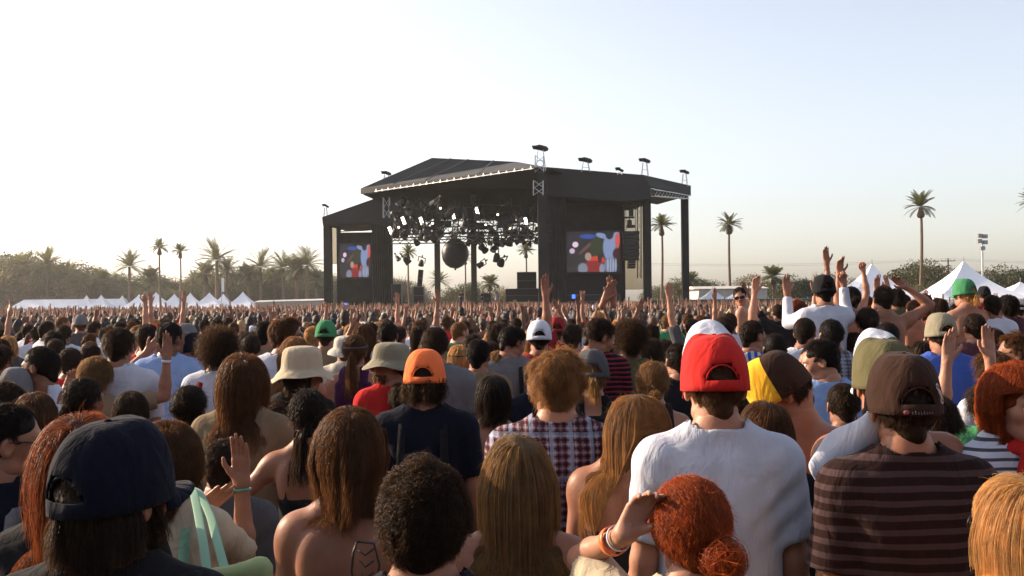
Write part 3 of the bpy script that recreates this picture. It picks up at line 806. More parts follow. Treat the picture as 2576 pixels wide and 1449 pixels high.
def make_glasses(sp, R, t, root):
    V = []; mb = MB()
    fr = plain('sunglass_frame', (.012, .01, .01), .25)
    lens = plain('sunglass_lens', (.015, .01, .008), .06)
    o = empty('sunglasses', (0, 0, 0)); o.parent = root
    up = sp['glasses'] == 'top'
    dz, dy = (.085, -.02) if up else (0, 0)
    for s_ in (-1, 1):
        mb.path([t+R@V3(s_*.064, .086+dy, .006+dz), t+R@V3(s_*.078, .05+dy, .010+dz), t+R@V3(s_*.083, -.005+dy, .012+dz), t+R@V3(s_*.080, -.03+dy, .0+dz)], [.0035, .003, .0025, .002], 6)
        q = np.linspace(0, 2*PI, 17); mb.path([t+R@V3(s_*.034+.029*math.cos(x), .100-.010*abs(math.cos(x*.5))*0+dy-.3*(abs(s_*.034+.029*math.cos(x))-.03)*.5, .001+.021*math.sin(x)+dz) for x in q], [.0028]*17, 6)
    mb.path([t+R@V3(-.008, .103+dy, .008+dz), t+R@V3(.008, .103+dy, .008+dz)], [.003, .003], 6)
    o2 = mb.build('frame', fr, o, True)
    for s_ in (-1, 1):
        V, Q = uvell(t+R@V3(s_*.034, .099+dy, .001+dz), (.028, .004, .020), R@rotz(-s_*.15), 14, 8); mk('lens', V, Q, lens, o)

DEF = dict(sex='m', hair=('short', 'dk'), hat=None, top=('tee', 'grey'), sk=1, yaw=0, hy=0, hp=0, hr=0, L='down', R='down', bw=1.0,
           glasses=None, base=0.0, sit=False, pants='denim', face=False, lean=0, leanx=0, beard=False)
PEOPLE = []
def make_person(sp, name='person'):
    q = dict(DEF); q.update(sp); sp = q
    sp.setdefault('seed', len(PEOPLE)*13+5)
    random.seed(sp['seed'])
    root = empty(name, (0, 0, 0))
    J, sw = skeleton(sp); R, t = head_frame(sp)
    make_body(sp, J, sw, R, t, root)
    make_hair(sp, J, sw, R, t, root)
    make_top(sp, J, sw, root)
    make_trousers(sp, root)
    if sp['beard']: make_beard(sp, R, t, root)
    if sp['hat']: {'cap': make_cap, 'bucket': make_bucket, 'band': make_band}[sp['hat'][0]](sp, R, t, root)
    if sp['glasses']: make_glasses(sp, R, t, root)
    if sp.get('extra'): sp['extra'](sp, J, sw, R, t, root)
    PEOPLE.append(root)
    return root, sp, J, R, t
PLACED = []
def person(u, v, d, label, group=None, **sp):
    """head top at photograph position (u, v), d metres away"""
    d = d*(1.09 if d < 3.5 else 1.14 if d < 7.6 else 1.06); sp['d'] = d
    root, sp, J, R, t = make_person(sp)
    xw, _, ztop = at(u, v, d)
    extra = {None: .006, 'cap': .030, 'bucket': .030, 'band': .01}[sp['hat'][0] if sp['hat'] else None]+{'afro': .06, 'curly': .03, 'mop': .025}.get(sp['hair'][0], .008)*(sp['hat'] is None)
    top = 1.748+extra
    if sp['hp'] > 15: top -= .02
    s = sp.get('s')
    if s is None: s = (ztop-sp['base'])/top
    base = ztop-top*s
    yaw = -math.radians(sp['yaw'])
    root.scale = (s, s, s)
    rot = Matrix.Rotation(yaw, 4, 'Z')@Matrix.Rotation(-math.radians(sp['lean']), 4, 'X')@Matrix.Rotation(math.radians(sp['leanx']), 4, 'Y')
    root.rotation_euler = rot.to_euler()
    hx = rot@Vector(tuple(t*s))
    root.location = (xw-hx.x, d-hx.y, base if not sp['lean'] else ztop-(hx.z+.125*s))
    tag(root, label, 'person', group)
    PLACED.append((root.location.x, root.location.y))
    return root, sp, J, R, t
#--SETTING--

ORD = 'first second third fourth fifth sixth seventh eighth ninth tenth eleventh twelfth thirteenth fourteenth fifteenth sixteenth seventeenth eighteenth nineteenth twentieth'.split()
# ------------------------------------------------------------------ ground and hills
g = MB(); g.add([(-2500, -60, 0), (2500, -60, 0), (2500, 4000, 0), (-2500, 4000, 0)], [(0, 1, 2, 3)])
tag(g.build('ground', plain('dry_grass', (.095, .085, .045), .9, scale=.6, amt=.4)), kind='structure')
hl = MB(); n = 60; xs = np.linspace(300, 3400, n)
hz = 45+38*np.sin(xs/260)+35*np.sin(xs/97+1)+18*np.sin(xs/41)
hz = hz*np.clip((xs-300)/700, 0, 1)
P0 = [(x, 3000, 0) for x in xs]; P1 = [(x, 3200, max(2, z)) for x, z in zip(xs, hz)]; P2 = [(x, 3600, 0) for x in xs]
V = np.array(P0+P1+P2); Q = [(i, i+1, n+i+1, n+i) for i in range(n-1)]+[(n+i, n+i+1, 2*n+i+1, 2*n+i) for i in range(n-1)]
hl.add(V, Q); tag(hl.build('hills', plain('hill_rock', (.16, .12, .10), .9, scale=.01), smooth=True), kind='structure')

# ------------------------------------------------------------------ stage
DARK = plain('black_cloth', (.013, .014, .015), .95, scale=1.2, amt=.5, bump=.05)
ROOFM = plain('dark_roof_skin', (.017, .020, .021), .85, scale=.35, amt=.25)
ALU = plain('aluminium', (.42, .42, .43), .35, .9)
STEEL = plain('black_steel', (.018, .018, .02), .45, .4)
SCRIM = plain('beige_scrim', (.42, .37, .30), .9, scale=1)
def see_through(m):
    n, l = m.node_tree.nodes, m.node_tree.links; a = n.new('ShaderNodeBsdfTransparent'); a.inputs[0].default_value = (.9, .84, .74, 1); x = n.new('ShaderNodeMixShader'); x.inputs[0].default_value = .68
    l.new(n['Principled BSDF'].outputs[0], x.inputs[1]); l.new(a.outputs[0], x.inputs[2]); l.new(x.outputs[0], n['Material Output'].inputs[0])
see_through(SCRIM)
stage = empty('concert_stage', (0, 96, 0), label='huge black roofed outdoor concert stage behind the crowd with side wings and hanging lights', cat='stage')
def st(mb, name, mat, label=None, smooth=False):
    o = mb.build(name, mat, None, smooth); o.parent = stage; o.matrix_parent_inverse = Matrix.Translation((0, -96, 0))
    if label: o['label'] = label
    return o
def col(u0, u1, v0, y, dy=.9, zb=0.0):
    x0, _, z = at(u0, v0, y); x1 = at(u1, v0, y)[0]
    m = MB(); m.box((x0, y, zb), (x1, y+dy, z)); return m
# main roof: front slope faces us, ridge behind
A = at(907, 474, 97); RT = at(1342, 421, 81); RL = at(1087, 397, 104); RR = at(1300, 407, 107)
T1 = at(1378, 421, 84); BL = (-2, 122, A[2]); BR = (16, 118, A[2])
V = [A, RT, T1, BR, BL, RL, RR]
m = MB(); m.add(V, Q=[(0, 1, 6, 5), (3, 4, 5, 6)], T=[(1, 2, 6), (2, 3, 6), (4, 0, 5), (0, 4, 3), (0, 3, 2), (0, 2, 1)])
st(m, 'roof', ROOFM, 'dark sloping main roof with straight ridge')
# seams of the roof skin
m = MB()
for k in (.22, .42, .72):
    a = np.array(A)*(1-k)+np.array(RT)*k+np.array((0, -.02, .05)); b = np.array(RL)*(1-k)+np.array(RR)*k+np.array((0, -.02, .05)); m.bar(a, b, .05)
st(m, 'roof_seam', plain('seam', (.02, .022, .024), .6))
# front eave: fascia with a scalloped bright edging, soffit below
def lerp(a, b, k): return np.array(a)*(1-k)+np.array(b)*k
m = MB(); A2 = (A[0], A[1], A[2]-.55); R2 = (RT[0], RT[1], RT[2]-.12)
m.prism([A, RT, R2, A2], (0.3, .35, 0)); st(m, 'fascia', ROOFM)
m = MB()
m.bar((A2[0]+1.6, A2[1]-1.7, A2[2]+.05), (R2[0], R2[1]-.12, R2[2]+.02), .03)
for i in range(46):
    k = .10+.9*i/45; p = lerp(A2, R2, k)+np.array((0, -.18, -.02)); q = lerp(A2, R2, k+.012)+np.array((0, -.18, -.02))
    if i % 2 == 0: m.prism([p, q, lerp(p, q, .5)+np.array((0, 0, .22+.1*(i % 4 == 0)))], (.0, .12, 0))
st(m, 'eave_edging', ALU, 'bright scalloped metal edging along the front eave')
# header drape under the roof
m = MB()
pl = [(912, 488), (1345, 428), (1378, 440), (1378, 520), (1200, 512), (985, 520), (985, 500), (960, 492)]
m.prism([at(u, v, 99) for u, v in pl], (0, 1, 0)); st(m, 'border_drape', DARK)
m = MB(); pl = [(985, 500), (1376, 500), (1376, 565), (1340, 556), (1290, 562), (1240, 548), (1180, 552), (1120, 545), (1060, 556), (1020, 566), (985, 572)]; m.prism([at(u, v, 104) for u, v in pl], (0, .4, 0)); st(m, 'border_drape', DARK)  # back drape added to block sky light and darken the upper opening
# right wing block and overhang
m = MB(); pl = [(1374, 420), (1500, 431), (1620, 440), (1636, 470), (1636, 500), (1560, 506), (1378, 492)]
m.prism([at(u, v, 88) for u, v in pl], (0, 10, 0)); st(m, 'side_roof', ROOFM, 'dark flat side roof over the right wing')
m = MB(); m.prism([at(1620, 440, 88), at(1738, 467, 98), at(1738, 491, 98), at(1634, 469, 88)], (-2, 9, 0)); st(m, 'overhang', ROOFM)
m = MB(); m.bar(at(1636, 474, 88.2), at(1738, 493, 98), .05); m.truss(at(1640, 486, 90), at(1728, 494, 98), .5, .05)
st(m, 'overhang_edge', ALU)
# left wing
m = MB(); pl = [(810, 546), (958, 494), (985, 500), (985, 572), (930, 560), (853, 566), (812, 566)]
m.prism([at(u, v, 104) for u, v in pl], (1, 9, 0)); st(m, 'side_roof', ROOFM, 'sloping dark roof of the left wing')
for u0, u1, v0, y in ((813, 832, 560, 106), (846, 854, 562, 106.5), (936, 985, 556, 104.5), (1352, 1376, 432, 83), (1376, 1422, 486, 89), (1567, 1571, 500, 91), (1619, 1637, 486, 90), (1716, 1732, 490, 99)):
    st(col(u0, u1, v0, y), 'column', DARK)
for u0, u1, y in ((1091, 1105, 100), (1183, 1197, 98)):
    st(col(u0, u1, 490, y, .5), 'mast', plain('mast_wrap', (.07, .055, .04), .7))
st(col(832, 846, 562, 107.5, .1, 6.5), 'scrim', SCRIM); st(col(1571, 1619, 500, 93, .1, 3.2), 'scrim', SCRIM, 'pale beige mesh panel beside the right screen')
st(col(853, 936, 585, 106.6, .4), 'screen_wall', DARK); st(col(1422, 1568, 500, 91.3, .4), 'screen_wall', DARK)
st(col(1376, 1394, 560, 96, .1, 3), 'scrim', SCRIM)
for u, v, y in [(u, 565, 104.4) for u in np.linspace(938, 983, 9)]+[(u, 500, 88.9) for u in np.linspace(1380, 1420, 6)]:
    x, y, z = at(u, v, y); m = MB(); m.bar((x, y, 0), (x, y, z), .12, n=6); st(m, 'drape_fold', DARK)
pass
# deck
m = MB(); m.box((-14.5, 88, 0), (5, 104, 1.55)); st(m, 'deck', plain('deck_black', (.03, .03, .032), .7))
# trusses inside
m = MB()
for v, y in ((575, 90), (560, 94), (540, 99), (592, 96), (600, 88)):
    a = at(985, v+6, y+4); b = at(1385, v-2, y-3); m.truss(a, b, .55, .05, .9)
for u, y in ((1005, 97), (1060, 92), (1105, 96), (1150, 90), (1190, 94), (1250, 98), (1300, 91), (1340, 88)):
    m.truss(at(u, 530, y+4), at(u-8, 600, y-3), .45, .04, .9)
st(m, 'truss', STEEL)
m = MB()
for i in range(60):
    u = random.uniform(985, 1380); y = random.uniform(88, 102); v0 = random.uniform(495, 540); v1 = v0+random.uniform(15, 85)
    m = MB(); m.bar(at(u, v0, y), at(u+random.uniform(-4, 4), v1, y), random.choice((.025, .04, .09))); st(m, 'rigging_cable', STEEL)
for i in range(34):
    u = random.uniform(990, 1370); v = random.uniform(505, 575); y = random.uniform(90, 103); x, _, z = at(u, v, y); s_ = random.uniform(.25, .8)
    m = MB(); m.box((x-s_, y, z-s_*.6), (x+s_, y+.4, z+s_*.5)); st(m, 'rigging_box', STEEL)
for u, v0, v1, y, w_ in ((1357, 392, 432, 82.5, .7), (1354, 455, 490, 82.3, .8), (972, 497, 548, 98, .6)):
    m = MB(); m.truss(at(u, v0, y), at(u, v1, y), w_, .055, .7); st(m, 'tower_truss', ALU)
# chain hoists / bits at right wing top
m = MB()
for i in range(16):
    u = random.uniform(1425, 1620); x, y, z = at(u, random.uniform(497, 512), 90.5); m.box((x-.12, y, z-.2), (x+.12, y+.2, z+.2))
m.truss(at(1424, 508, 90.4), at(1618, 504, 90.4), .4, .035, .6); m.truss(at(1608, 508, 92), (at(1608, 700, 92)), .35, .03, .6)
m.truss(at(853, 578, 105.6), at(936, 574, 105.6), .4, .035, .6)
st(m, 'hoist_truss', STEEL)

# video screens: the picture is painted face by face
def screen(u0, u1, v0, v1, y, name_label):
    nx, ny = 110, 80
    xs = np.linspace(u0, u1, nx); zs = np.linspace(v1, v0, ny)
    U, W = np.meshgrid(np.linspace(0, 1, nx), np.linspace(0, 1, ny), indexing='ij')
    P = np.array([[at(a, b, y) for b in zs] for a in xs]).reshape(-1, 3)
    colr = np.zeros((nx, ny, 3))+np.array((.010, .009, .012))
    def blob(cx, cy, rx, ry, c, rot=0, soft=.12):
        dx, dy = U-cx, W-cy; X = dx*math.cos(rot)+dy*math.sin(rot); Y = -dx*math.sin(rot)+dy*math.cos(rot)
        q = np.sqrt((X/rx)**2+(Y/ry)**2); k = np.clip((1+soft-q)/soft/2, 0, 1)[..., None]
        colr[:] = colr*(1-k)+np.array(c)*k
    blob(.25, .70, .30, .35, (.025, .022, .03)); blob(.2, .2, .25, .3, (.03, .028, .03)); blob(.40, .88, .16, .06, (.03, .09, .40)); blob(.16, .68, .055, .07, (1, .75, .95)); blob(.10, .52, .05, .065, (.75, .55, .75))
    blob(.38, .62, .035, .24, (.16, .07, .05), -.7); blob(.56, .60, .12, .28, (.035, .045, .015)); blob(.56, .30, .16, .09, (.75, .06, .02)); blob(.52, .12, .22, .16, (.30, .02, .02))
    blob(.40, .38, .06, .10, (.50, .32, .28)); blob(.30, .08, .09, .14, (.25, .28, .36)); blob(.66, .08, .05, .12, (.3, .32, .42))
    blob(.80, .62, .12, .34, (.27, .35, .60)); blob(.66, .90, .12, .06, (.27, .35, .60), -.4); blob(.90, .85, .07, .16, (.27, .35, .58), -.35)
    blob(.80, .93, .075, .12, (.012, .012, .02)); blob(.95, .78, .045, .20, (.75, .12, .10)); blob(.94, .45, .08, .14, (.06, .01, .015)); blob(.82, .16, .12, .20, (.20, .24, .38)); blob(.62, .35, .04, .12, (.015, .01, .02))
    for f_ in np.linspace(.05, .2, 4): blob(.72+f_, .17, .012, .18, (.45, .5, .65))
    Q = [(i*ny+j, (i+1)*ny+j, (i+1)*ny+j+1, i*ny+j+1) for i in range(nx-1) for j in range(ny-1)]
    if 'screen_pic' not in MATS:
        mm, n_, l_, b_ = newmat('screen_pic'); a_ = n_.new('ShaderNodeAttribute'); a_.attribute_name = 'Col'
        b_.inputs['Base Color'].default_value = (.01, .01, .01, 1); b_.inputs['Roughness'].default_value = .5
        l_.new(a_.outputs['Color'], b_.inputs['Emission Color']); b_.inputs['Emission Strength'].default_value = .42; MATS['screen_pic'] = mm
    r = empty('video_screen', at((u0+u1)/2, v1, y), label=name_label, cat='screen')
    inv = Matrix.Translation(-Vector(r.location))
    o = mk('picture', P, Q, MATS['screen_pic'], None, col=colr.reshape(-1, 3)); o.parent = r; o.matrix_parent_inverse = inv
    m = MB(); x0, _, z0 = at(u0-3, v1+3, y); x1, _, z1 = at(u1+3, v0-3, y); m.box((x0, y+.02, z0), (x1, y+.35, z1))
    m.box((x0-.08, y-.02, z0-.08), (x1+.08, y+.3, z0)); m.box((x0-.08, y-.02, z1), (x1+.08, y+.3, z1+.08)); m.box((x0-.08, y-.02, z0), (x0, y+.3, z1)); m.box((x1, y-.02, z0), (x1+.08, y+.3, z1))
    o = m.build('housing', STEEL); o.parent = r; o.matrix_parent_inverse = inv
screen(1426, 1560, 583, 684, 90.8, 'video screen right of the stage opening showing a performer in pale blue')
screen(855, 932, 615, 697, 106.2, 'narrower video screen left of the stage opening showing the same close-up')
tag(emis('blue_glow', (.1, .25, 1), 1.3)); 
def glow_sign(u, v, w_, h_, y, c, lab):
    x, _, z = at(u, v, y); r = empty('stage_lamp', (x, y, z), label=lab, cat='stage lamp'); s_ = y/FPX
    m = MB(); m.box((-w_*s_/2, -.1, -h_*s_/2), (w_*s_/2, .02, h_*s_/2)); m.build('lens', emis('glow_%s' % str(c), c, 1.0), r)
    m = MB(); m.box((-w_*s_/2-.08, .03, -h_*s_/2-.08), (w_*s_/2+.08, .4, h_*s_/2+.08)); m.build('body', STEEL, r)
glow_sign(1443, 746, 8, 10, 89, (.06, .22, 1.6), 'bright blue lamp at the foot of the dark wall below the right screen')
glow_sign(868, 765, 11, 6, 104, (.10, .16, .6), 'small blue lamp at the base of the left wing')

# stage lights: one built, the rest copied
def make_light():
    r = empty('stage_light', (0, 0, 0))
    m = MB(); m.path([(0, 0, .25), (0, 0, .12), (0, 0, -.12), (0, 0, -.30)], [.10, .20, .24, .28], 10); m.build('body', STEEL, r)
    m = MB(); m.path([(0, 0, -.301), (0, 0, -.33)], [.24, .24], 10); m.build('lens', plain('lamp_glass', (.25, .25, .27), .15), r)
    m = MB(); m.bar((-.34, 0, 0), (-.34, 0, .5), .04); m.bar((.34, 0, 0), (.34, 0, .5), .04); m.bar((-.34, 0, .5), (.34, 0, .5), .04); m.bar((0, 0, .5), (0, 0, .72), .06); m.build('yoke', STEEL, r)
    return r
proto = make_light()
spots = []
for u in np.linspace(992, 1340, 15): spots.append((u+random.uniform(-8, 8), 585+random.uniform(-6, 6), 89))
for u in np.linspace(1180, 1350, 11): spots.append((u, 608+random.uniform(-4, 6), 92))
for u in (1000, 1022, 1047, 1060, 1250, 1262, 1213, 1243, 1216, 1210): spots.append((u, random.uniform(600, 665), 91))
for i in range(74): spots.append((random.uniform(990, 1370), 505+95*random.random()**1.0, random.uniform(88, 101)))
for i, (u, v, y) in enumerate(spots):
    o = proto if i == 0 else copy_tree(proto)
    o.location = at(u, v, y); o.rotation_euler = (random.uniform(-.9, .9), random.uniform(-.9, .9), random.uniform(0, 3)); k = random.uniform(.8, 1.5); o.scale = (k, k, k)
    lab = 'black spotlight in the upper row over the opening, %s from the left' % ORD[i] if i < 15 else 'black spotlight in the right lower row, %s from the left' % ORD[i-15] if i < 26 else 'black spotlight dangling low in the opening, %s of ten' % ORD[i-26] if i < 36 else 'black spotlight in the dense rig under the main roof'
    tag(o, lab, 'stage light', 'spotlights under the main roof')
LL = [(1015, 555, .35), (1060, 556, .3), (1140, 541, .3), (1200, 531, .3), (1323, 557, .2), (982, 580, .35)]
wheres = ['leftmost of the lit row', 'second from the left', 'third from the left', 'highest, near the right mast', 'at the right end of the row', 'lowest, beside the left drape']
for (u, v, tl), wh in zip(LL, wheres):
    r = empty('strip_light', at(u, v, 90), label='glowing white blinder lamp under the roof, '+wh, cat='stage light', group='lit lamps under the stage roof')
    r.rotation_euler = (0, tl, 0); r.rotation_euler[1] = -tl
    m = MB(); m.box((-.12, -.05, -.34), (.12, 0, .34)); m.build('lens', emis('lamp_lit', (1, .86, .66), 6.0), r)
    m = MB(); m.box((-.19, .0, -.40), (.19, .35, .40)); m.bar((0, .2, .5), (0, .2, 1.3), .05); m.build('body', STEEL, r)

for i, (u, v) in enumerate([(1003, 572), (1040, 585), (1088, 562), (1108, 524), (1165, 560), (1222, 566), (1252, 540), (1284, 575), (1300, 552), (1350, 566)]):
    r = empty('small_spot', at(u, v, 89.5), label='small glinting warm lamp in the rig under the roof, %s from the left' % ORD[i], cat='stage light', group='small lit lamps under the stage roof'); r.rotation_euler = (0, .3*math.sin(i*2), 0)
    m = MB(); m.path([(0, -.06, 0), (0, 0, 0)], [.10, .10], 8); m.build('lens', emis('lamp_small', (1, .74, .48), 4.0), r, True)
    m = MB(); m.path([(0, .01, 0), (0, .30, .03)], [.13, .10], 8); m.bar((0, .15, .1), (0, .15, .7), .03); m.build('body', STEEL, r, True)
# hanging black ball and loudspeakers
r = empty('hanging_ball', at(1145, 638, 93), label='big black round ball hanging in the middle of the stage opening', cat='hanging ball')
V, Q = uvell(V3(0, 0, 0), (1.27, 1.27, 1.40), np.eye(3), 28, 18); V = V*(1+.02*np.sin(9*V[:, :1])*np.sin(8*V[:, 2:3]))
mk('ball', V, Q, STEEL, r)
for a_, b_, q_ in (((0, 0, 1.35), (0, 0, 3.2), .05), ((-.5, 0, 1.2), (-.7, 0, 3.2), .03), ((.5, 0, 1.2), (.7, 0, 3.2), .03)):
    m = MB(); m.bar(a_, b_, q_); m.build('cable', STEEL, r)
m = MB(); m.bar((0, 0, -1.55), (0, 0, -1.3), .12); m.build('bottom_fitting', STEEL, r)
def spk(u0, u1, v0, v1, y, lab, tail=True, n=8, tilt=0):
    x0, _, z1 = at(u0, v0, y); x1, _, z0 = at(u1, v1, y); cx = (x0+x1)/2; cz = (z0+z1)/2
    r = empty('line_array_speaker', (cx, y, cz), label=lab, cat='loudspeaker'); r.rotation_euler = (0, tilt, 0)
    w_, h_ = (x1-x0)/2, (z1-z0)/2
    for i in range(n):
        za = -h_+2*h_*i/n; m = MB(); off = .35*(1-i/n)**2
        m.prism([(-w_, off, za+.02), (w_, off, za+.02), (w_, off*.9, za+2*h_/n-.02), (-w_, off*.9, za+2*h_/n-.02)], (0, .8, 0)); m.build('cabinet', STEEL, r)
    m = MB()
    if tail: m.bar((-w_*.6, .4, h_), (-w_*.6, .4, h_+2.6), .03); m.bar((w_*.6, .4, h_), (w_*.6, .4, h_+2.6), .03); m.box((-w_*.5, .1, h_+.3), (w_*.5, .6, h_+.55))
    else: m.box((-w_*.9, .1, h_), (w_*.9, .7, h_+.1))
    m.build('bracket', STEEL, r)
spk(1568, 1609, 581, 655, 89.6, 'black hanging loudspeaker column to the right of the right screen')
spk(1581, 1600, 656, 675, 89.8, 'small black loudspeaker hung under the larger column on the right', tail=False, n=3)
for u, v, lab in ((1588, 530, 'upper black hoist motor hanging at the right scrim'), (1584, 556, 'lower black hoist motor hanging at the right scrim'), (1392, 620, 'black hoist motor hanging beside the corner tower')):
    r = empty('hoist_motor', at(u, v, 90), label=lab, cat='hoist', group='hoist motors on chains')
    m = MB(); m.box((-.45, 0, .25), (.45, .2, .4)); m.box((-.2, 0, -.5), (.2, .3, .1)); m.build('body', STEEL, r); m = MB(); m.bar((0, .1, .4), (0, .1, 1.6), .03); m.bar((0, .1, .1), (0, .1, .3), .05); m.build('chain', STEEL, r)
for u, v, w_, y in ((1213, 640, 11, 93), (1208, 660, 12, 93), (1242, 655, 8, 94)):
    pass
# equipment on the deck
def gear(u0, u1, v0, v1, y, lab, tilt=0, dy=.9, cat='equipment case', nm='equipment_case'):
    x0, _, z1 = at(u0, v0, y); x1, _, z0 = at(u1, v1, y); w_, h_ = (x1-x0)/2, (z1-z0)
    r = empty(nm, ((x0+x1)/2, y, z0), label=lab, cat=cat); r.rotation_euler = (0, tilt, 0)
    m = MB(); m.box((-w_, 0, .04), (w_, dy, h_)); m.build('body', STEEL, r)
    m = MB()
    for xx in (-w_, w_): m.bar((xx, -.01, 0), (xx, -.01, h_), .04)
    for zz in (.05, h_*.5, h_): m.bar((-w_, -.01, zz), (w_, -.01, zz), .035)
    m.build('frame', plain('case_edge', (.12, .12, .12), .4, .6), r)
gear(1301, 1349, 685, 727, 96, 'tall black equipment stack near the right end of the deck')
gear(1272, 1356, 727, 760, 95, 'wide black platform under the tall equipment stack')
gear(1049, 1061, 679, 722, 94, 'narrow black panel leaning on the left of the deck', tilt=.10, dy=.15)
gear(1040, 1066, 722, 765, 93, 'black box under the leaning panel on the left of the deck')
gear(985, 1010, 715, 765, 97, 'dark cluttered rack against the left drape'); gear(1216, 1236, 738, 765, 95, 'low black amplifier left of the wide platform')
gear(1425, 1560, 742, 775, 90.2, 'long dark barrier boxes below the right screen', dy=.8)
# follow spots standing on the roof
def fspot(u, v, y, h, k, lab):
    r = empty('roof_spotlight', at(u, v, y), label=lab, cat='roof light', group='spotlights standing on the stage roof')
    m = MB(); 
    for sx in (-1, 1):
        for sy in (-1, 1): m.bar((sx*.34*k, sy*.3, -h), (sx*.18*k, sy*.15, 0), .035)
    m.bar((-.3*k, 0, -h*.5), (.3*k, 0, -h*.5), .03); m.build('stand', ALU, r)
    m = MB(); m.path([(-.55*k, 0, .22), (-.1*k, 0, .25), (.35*k, 0, .1), (.5*k, -.1, .05)], [.12, .2*k, .2*k, .12], 8); m.box((-.6*k, -.3, .28), (.1*k, .3, .36)); m.build('lamp', STEEL, r)
fspot(1360, 378, 83, 1.7, 1.2, 'largest spotlight on a tall stand at the roof corner above the opening')
fspot(1473, 408, 88, .9, 1.1, 'spotlight on a short stand on the middle of the right roof')
fspot(1622, 409, 89, 1.3, .9, 'spotlight on a stand at the right roof bend'); fspot(1722, 437, 97, 1.3, .8, 'spotlight at the far right tip of the roof')
fspot(1558, 432, 88, .3, .6, 'tiny low spotlight between two roof stands'); fspot(819, 522, 105, 1.2, .6, 'spotlight on the left wing roof tip'); fspot(972, 440, 101, .5, .9, 'spotlight lying on the left slope of the main roof')

# ------------------------------------------------------------------ fence, buildings, tents, poles
def box_thing(name, lab, cat, u0, u1, v0, y, dy, mat, roof=None):
    x0, _, z = at(u0, v0, y); x1 = at(u1, v0, y)[0]
    r = empty(name, ((x0+x1)/2, y, 0), label=lab, cat=cat); w_ = (x1-x0)/2
    return r, w_, z
r, w_, z = box_thing('windscreen_fence', 'long green cloth covered fence right of the stage', 'fence', 1640, 2180, 755, 96, .1, None)
m = MB(); m.box((-w_, 0, 0), (w_, .05, z)); m.build('panel', plain('green_mesh', (.03, .10, .07), .8), r)
m = MB(); [m.bar((x, .1, 0), (x, .1, z+.15), .05, n=6) for x in np.linspace(-w_, w_, 12)]; m.bar((-w_, .1, z), (w_, .1, z), .03); m.build('rail', ALU, r)
r, w_, z = box_thing('low_building', 'long low whitish building roof right of the stage behind the green fence', 'building', 1750, 1930, 727, 118, 8, None)
m = MB(); m.prism([(-w_, 0, 0), (w_, 0, 0), (w_, 0, z), (-w_*.9, 0, z)], (0, 8, 0)); m.build('wall', plain('pale_wall', (.45, .43, .41), .8), r)
m = MB(); m.prism([(-w_-.2, -.3, z), (w_+.2, -.3, z), (w_, 3, z+.35), (-w_, 3, z+.35)], (0, 6, 0)); m.build('roof', plain('pale_roof', (.5, .48, .45), .7), r)
r, w_, z = box_thing('low_building', 'long pale low roof between the left tents and the stage', 'building', 640, 812, 757, 205, 8, None)
m = MB(); m.prism([(-w_, 0, 0), (w_, 0, 0), (w_, 0, z), (-w_, 0, z-.3)], (0, 8, 0)); m.build('wall', plain('grey_wall', (.30, .28, .27), .8), r)
m = MB(); m.prism([(-w_-.2, -.3, z-.3), (w_+.2, -.3, z), (w_, 3, z+.35), (-w_, 3, z+.1)], (0, 6, 0)); m.build('roof', plain('pale_roof', (.5, .48, .45), .7), r)
CANVAS = plain('white_canvas', (.78, .79, .84), .7, scale=.5, amt=.06)
def tent(u, v, y, wpx, lab, group, flag=False, post=2.0, k=1.0, vb=None):
    x, _, zt = at(u, v, y); hw = wpx/2/FPX*y
    r = empty('peaked_tent', (x, y, 0), label=lab, cat='tent', group=group)
    zb = post if vb is None else at(u, vb, y)[2]; n = 9; V = []; Q = []
    for i in range(n+1):
        q = i/n; s_ = hw*(1-q)**1.0; z = zb+(zt-zb)*(.62*q+.38*q**2.6 if True else q)
        s_ = max(s_, .05)
        for j in range(12):
            a = -PI/4+j*PI/6; 
            # rounded square ring
            c, sn = math.cos(a), math.sin(a); kk = 1/max(abs(c), abs(sn)); sag = 1-.06*math.sin(PI*q)*(abs(abs(c)-abs(sn)) > .3)
            V.append((s_*c*kk*sag, hw+s_*sn*kk*sag, z))
    for i in range(n):
        for j in range(12): Q.append((i*12+j, i*12+(j+1) % 12, (i+1)*12+(j+1) % 12, (i+1)*12+j))
    mk('canopy', V, Q, CANVAS, r, smooth=False)
    m = MB()
    for j in range(4):
        a = [(-hw, 0), (hw, 0), (hw, 2*hw), (-hw, 2*hw)]; p, q = a[j], a[(j+1) % 4]
        m.prism([(p[0]*1.002, p[1], zb), (q[0]*1.002, q[1], zb), (q[0]*1.002, q[1], zb-.32), (p[0]*1.002, p[1], zb-.32)], (0.01, .01, 0))
    m.build('valance', CANVAS, r)
    for j in range(4):
        m = MB(); x_, y_ = [(-hw+.05, .05), (hw-.05, .05), (hw-.05, 2*hw-.05), (-hw+.05, 2*hw-.05)][j]; m.bar((x_, y_, 0), (x_, y_, zb), .05, n=6); m.build('leg', ALU, r)
    m = MB(); m.bar((0, hw, zt-.1), (0, hw, zt+.35), .03); m.build('finial', ALU, r)
lt = [(205, 748, 236, 60, 'leftmost small tent peak rising from behind the long white marquee'), (241, 747, 230, 66, 'second tent peak in front of the long white marquee'), (296, 748, 236, 60, 'third tent peak from the left before the marquee'),
      (335, 745, 224, 80, 'white peaked tent at the right end of the marquee'), (376, 740, 216, 92, 'tall white peaked tent, second right of the marquee'), (425, 744, 230, 80, 'white peaked tent set back third right of the marquee'),
      (465, 742, 216, 84, 'white peaked tent under the two tall slim palms'), (512, 741, 214, 96, 'wide white peaked tent in the middle of the right half of the row'), (551, 744, 226, 76, 'white peaked tent set back beside the last one'), (598, 739, 212, 96, 'rightmost and largest white peaked tent of the left row')]
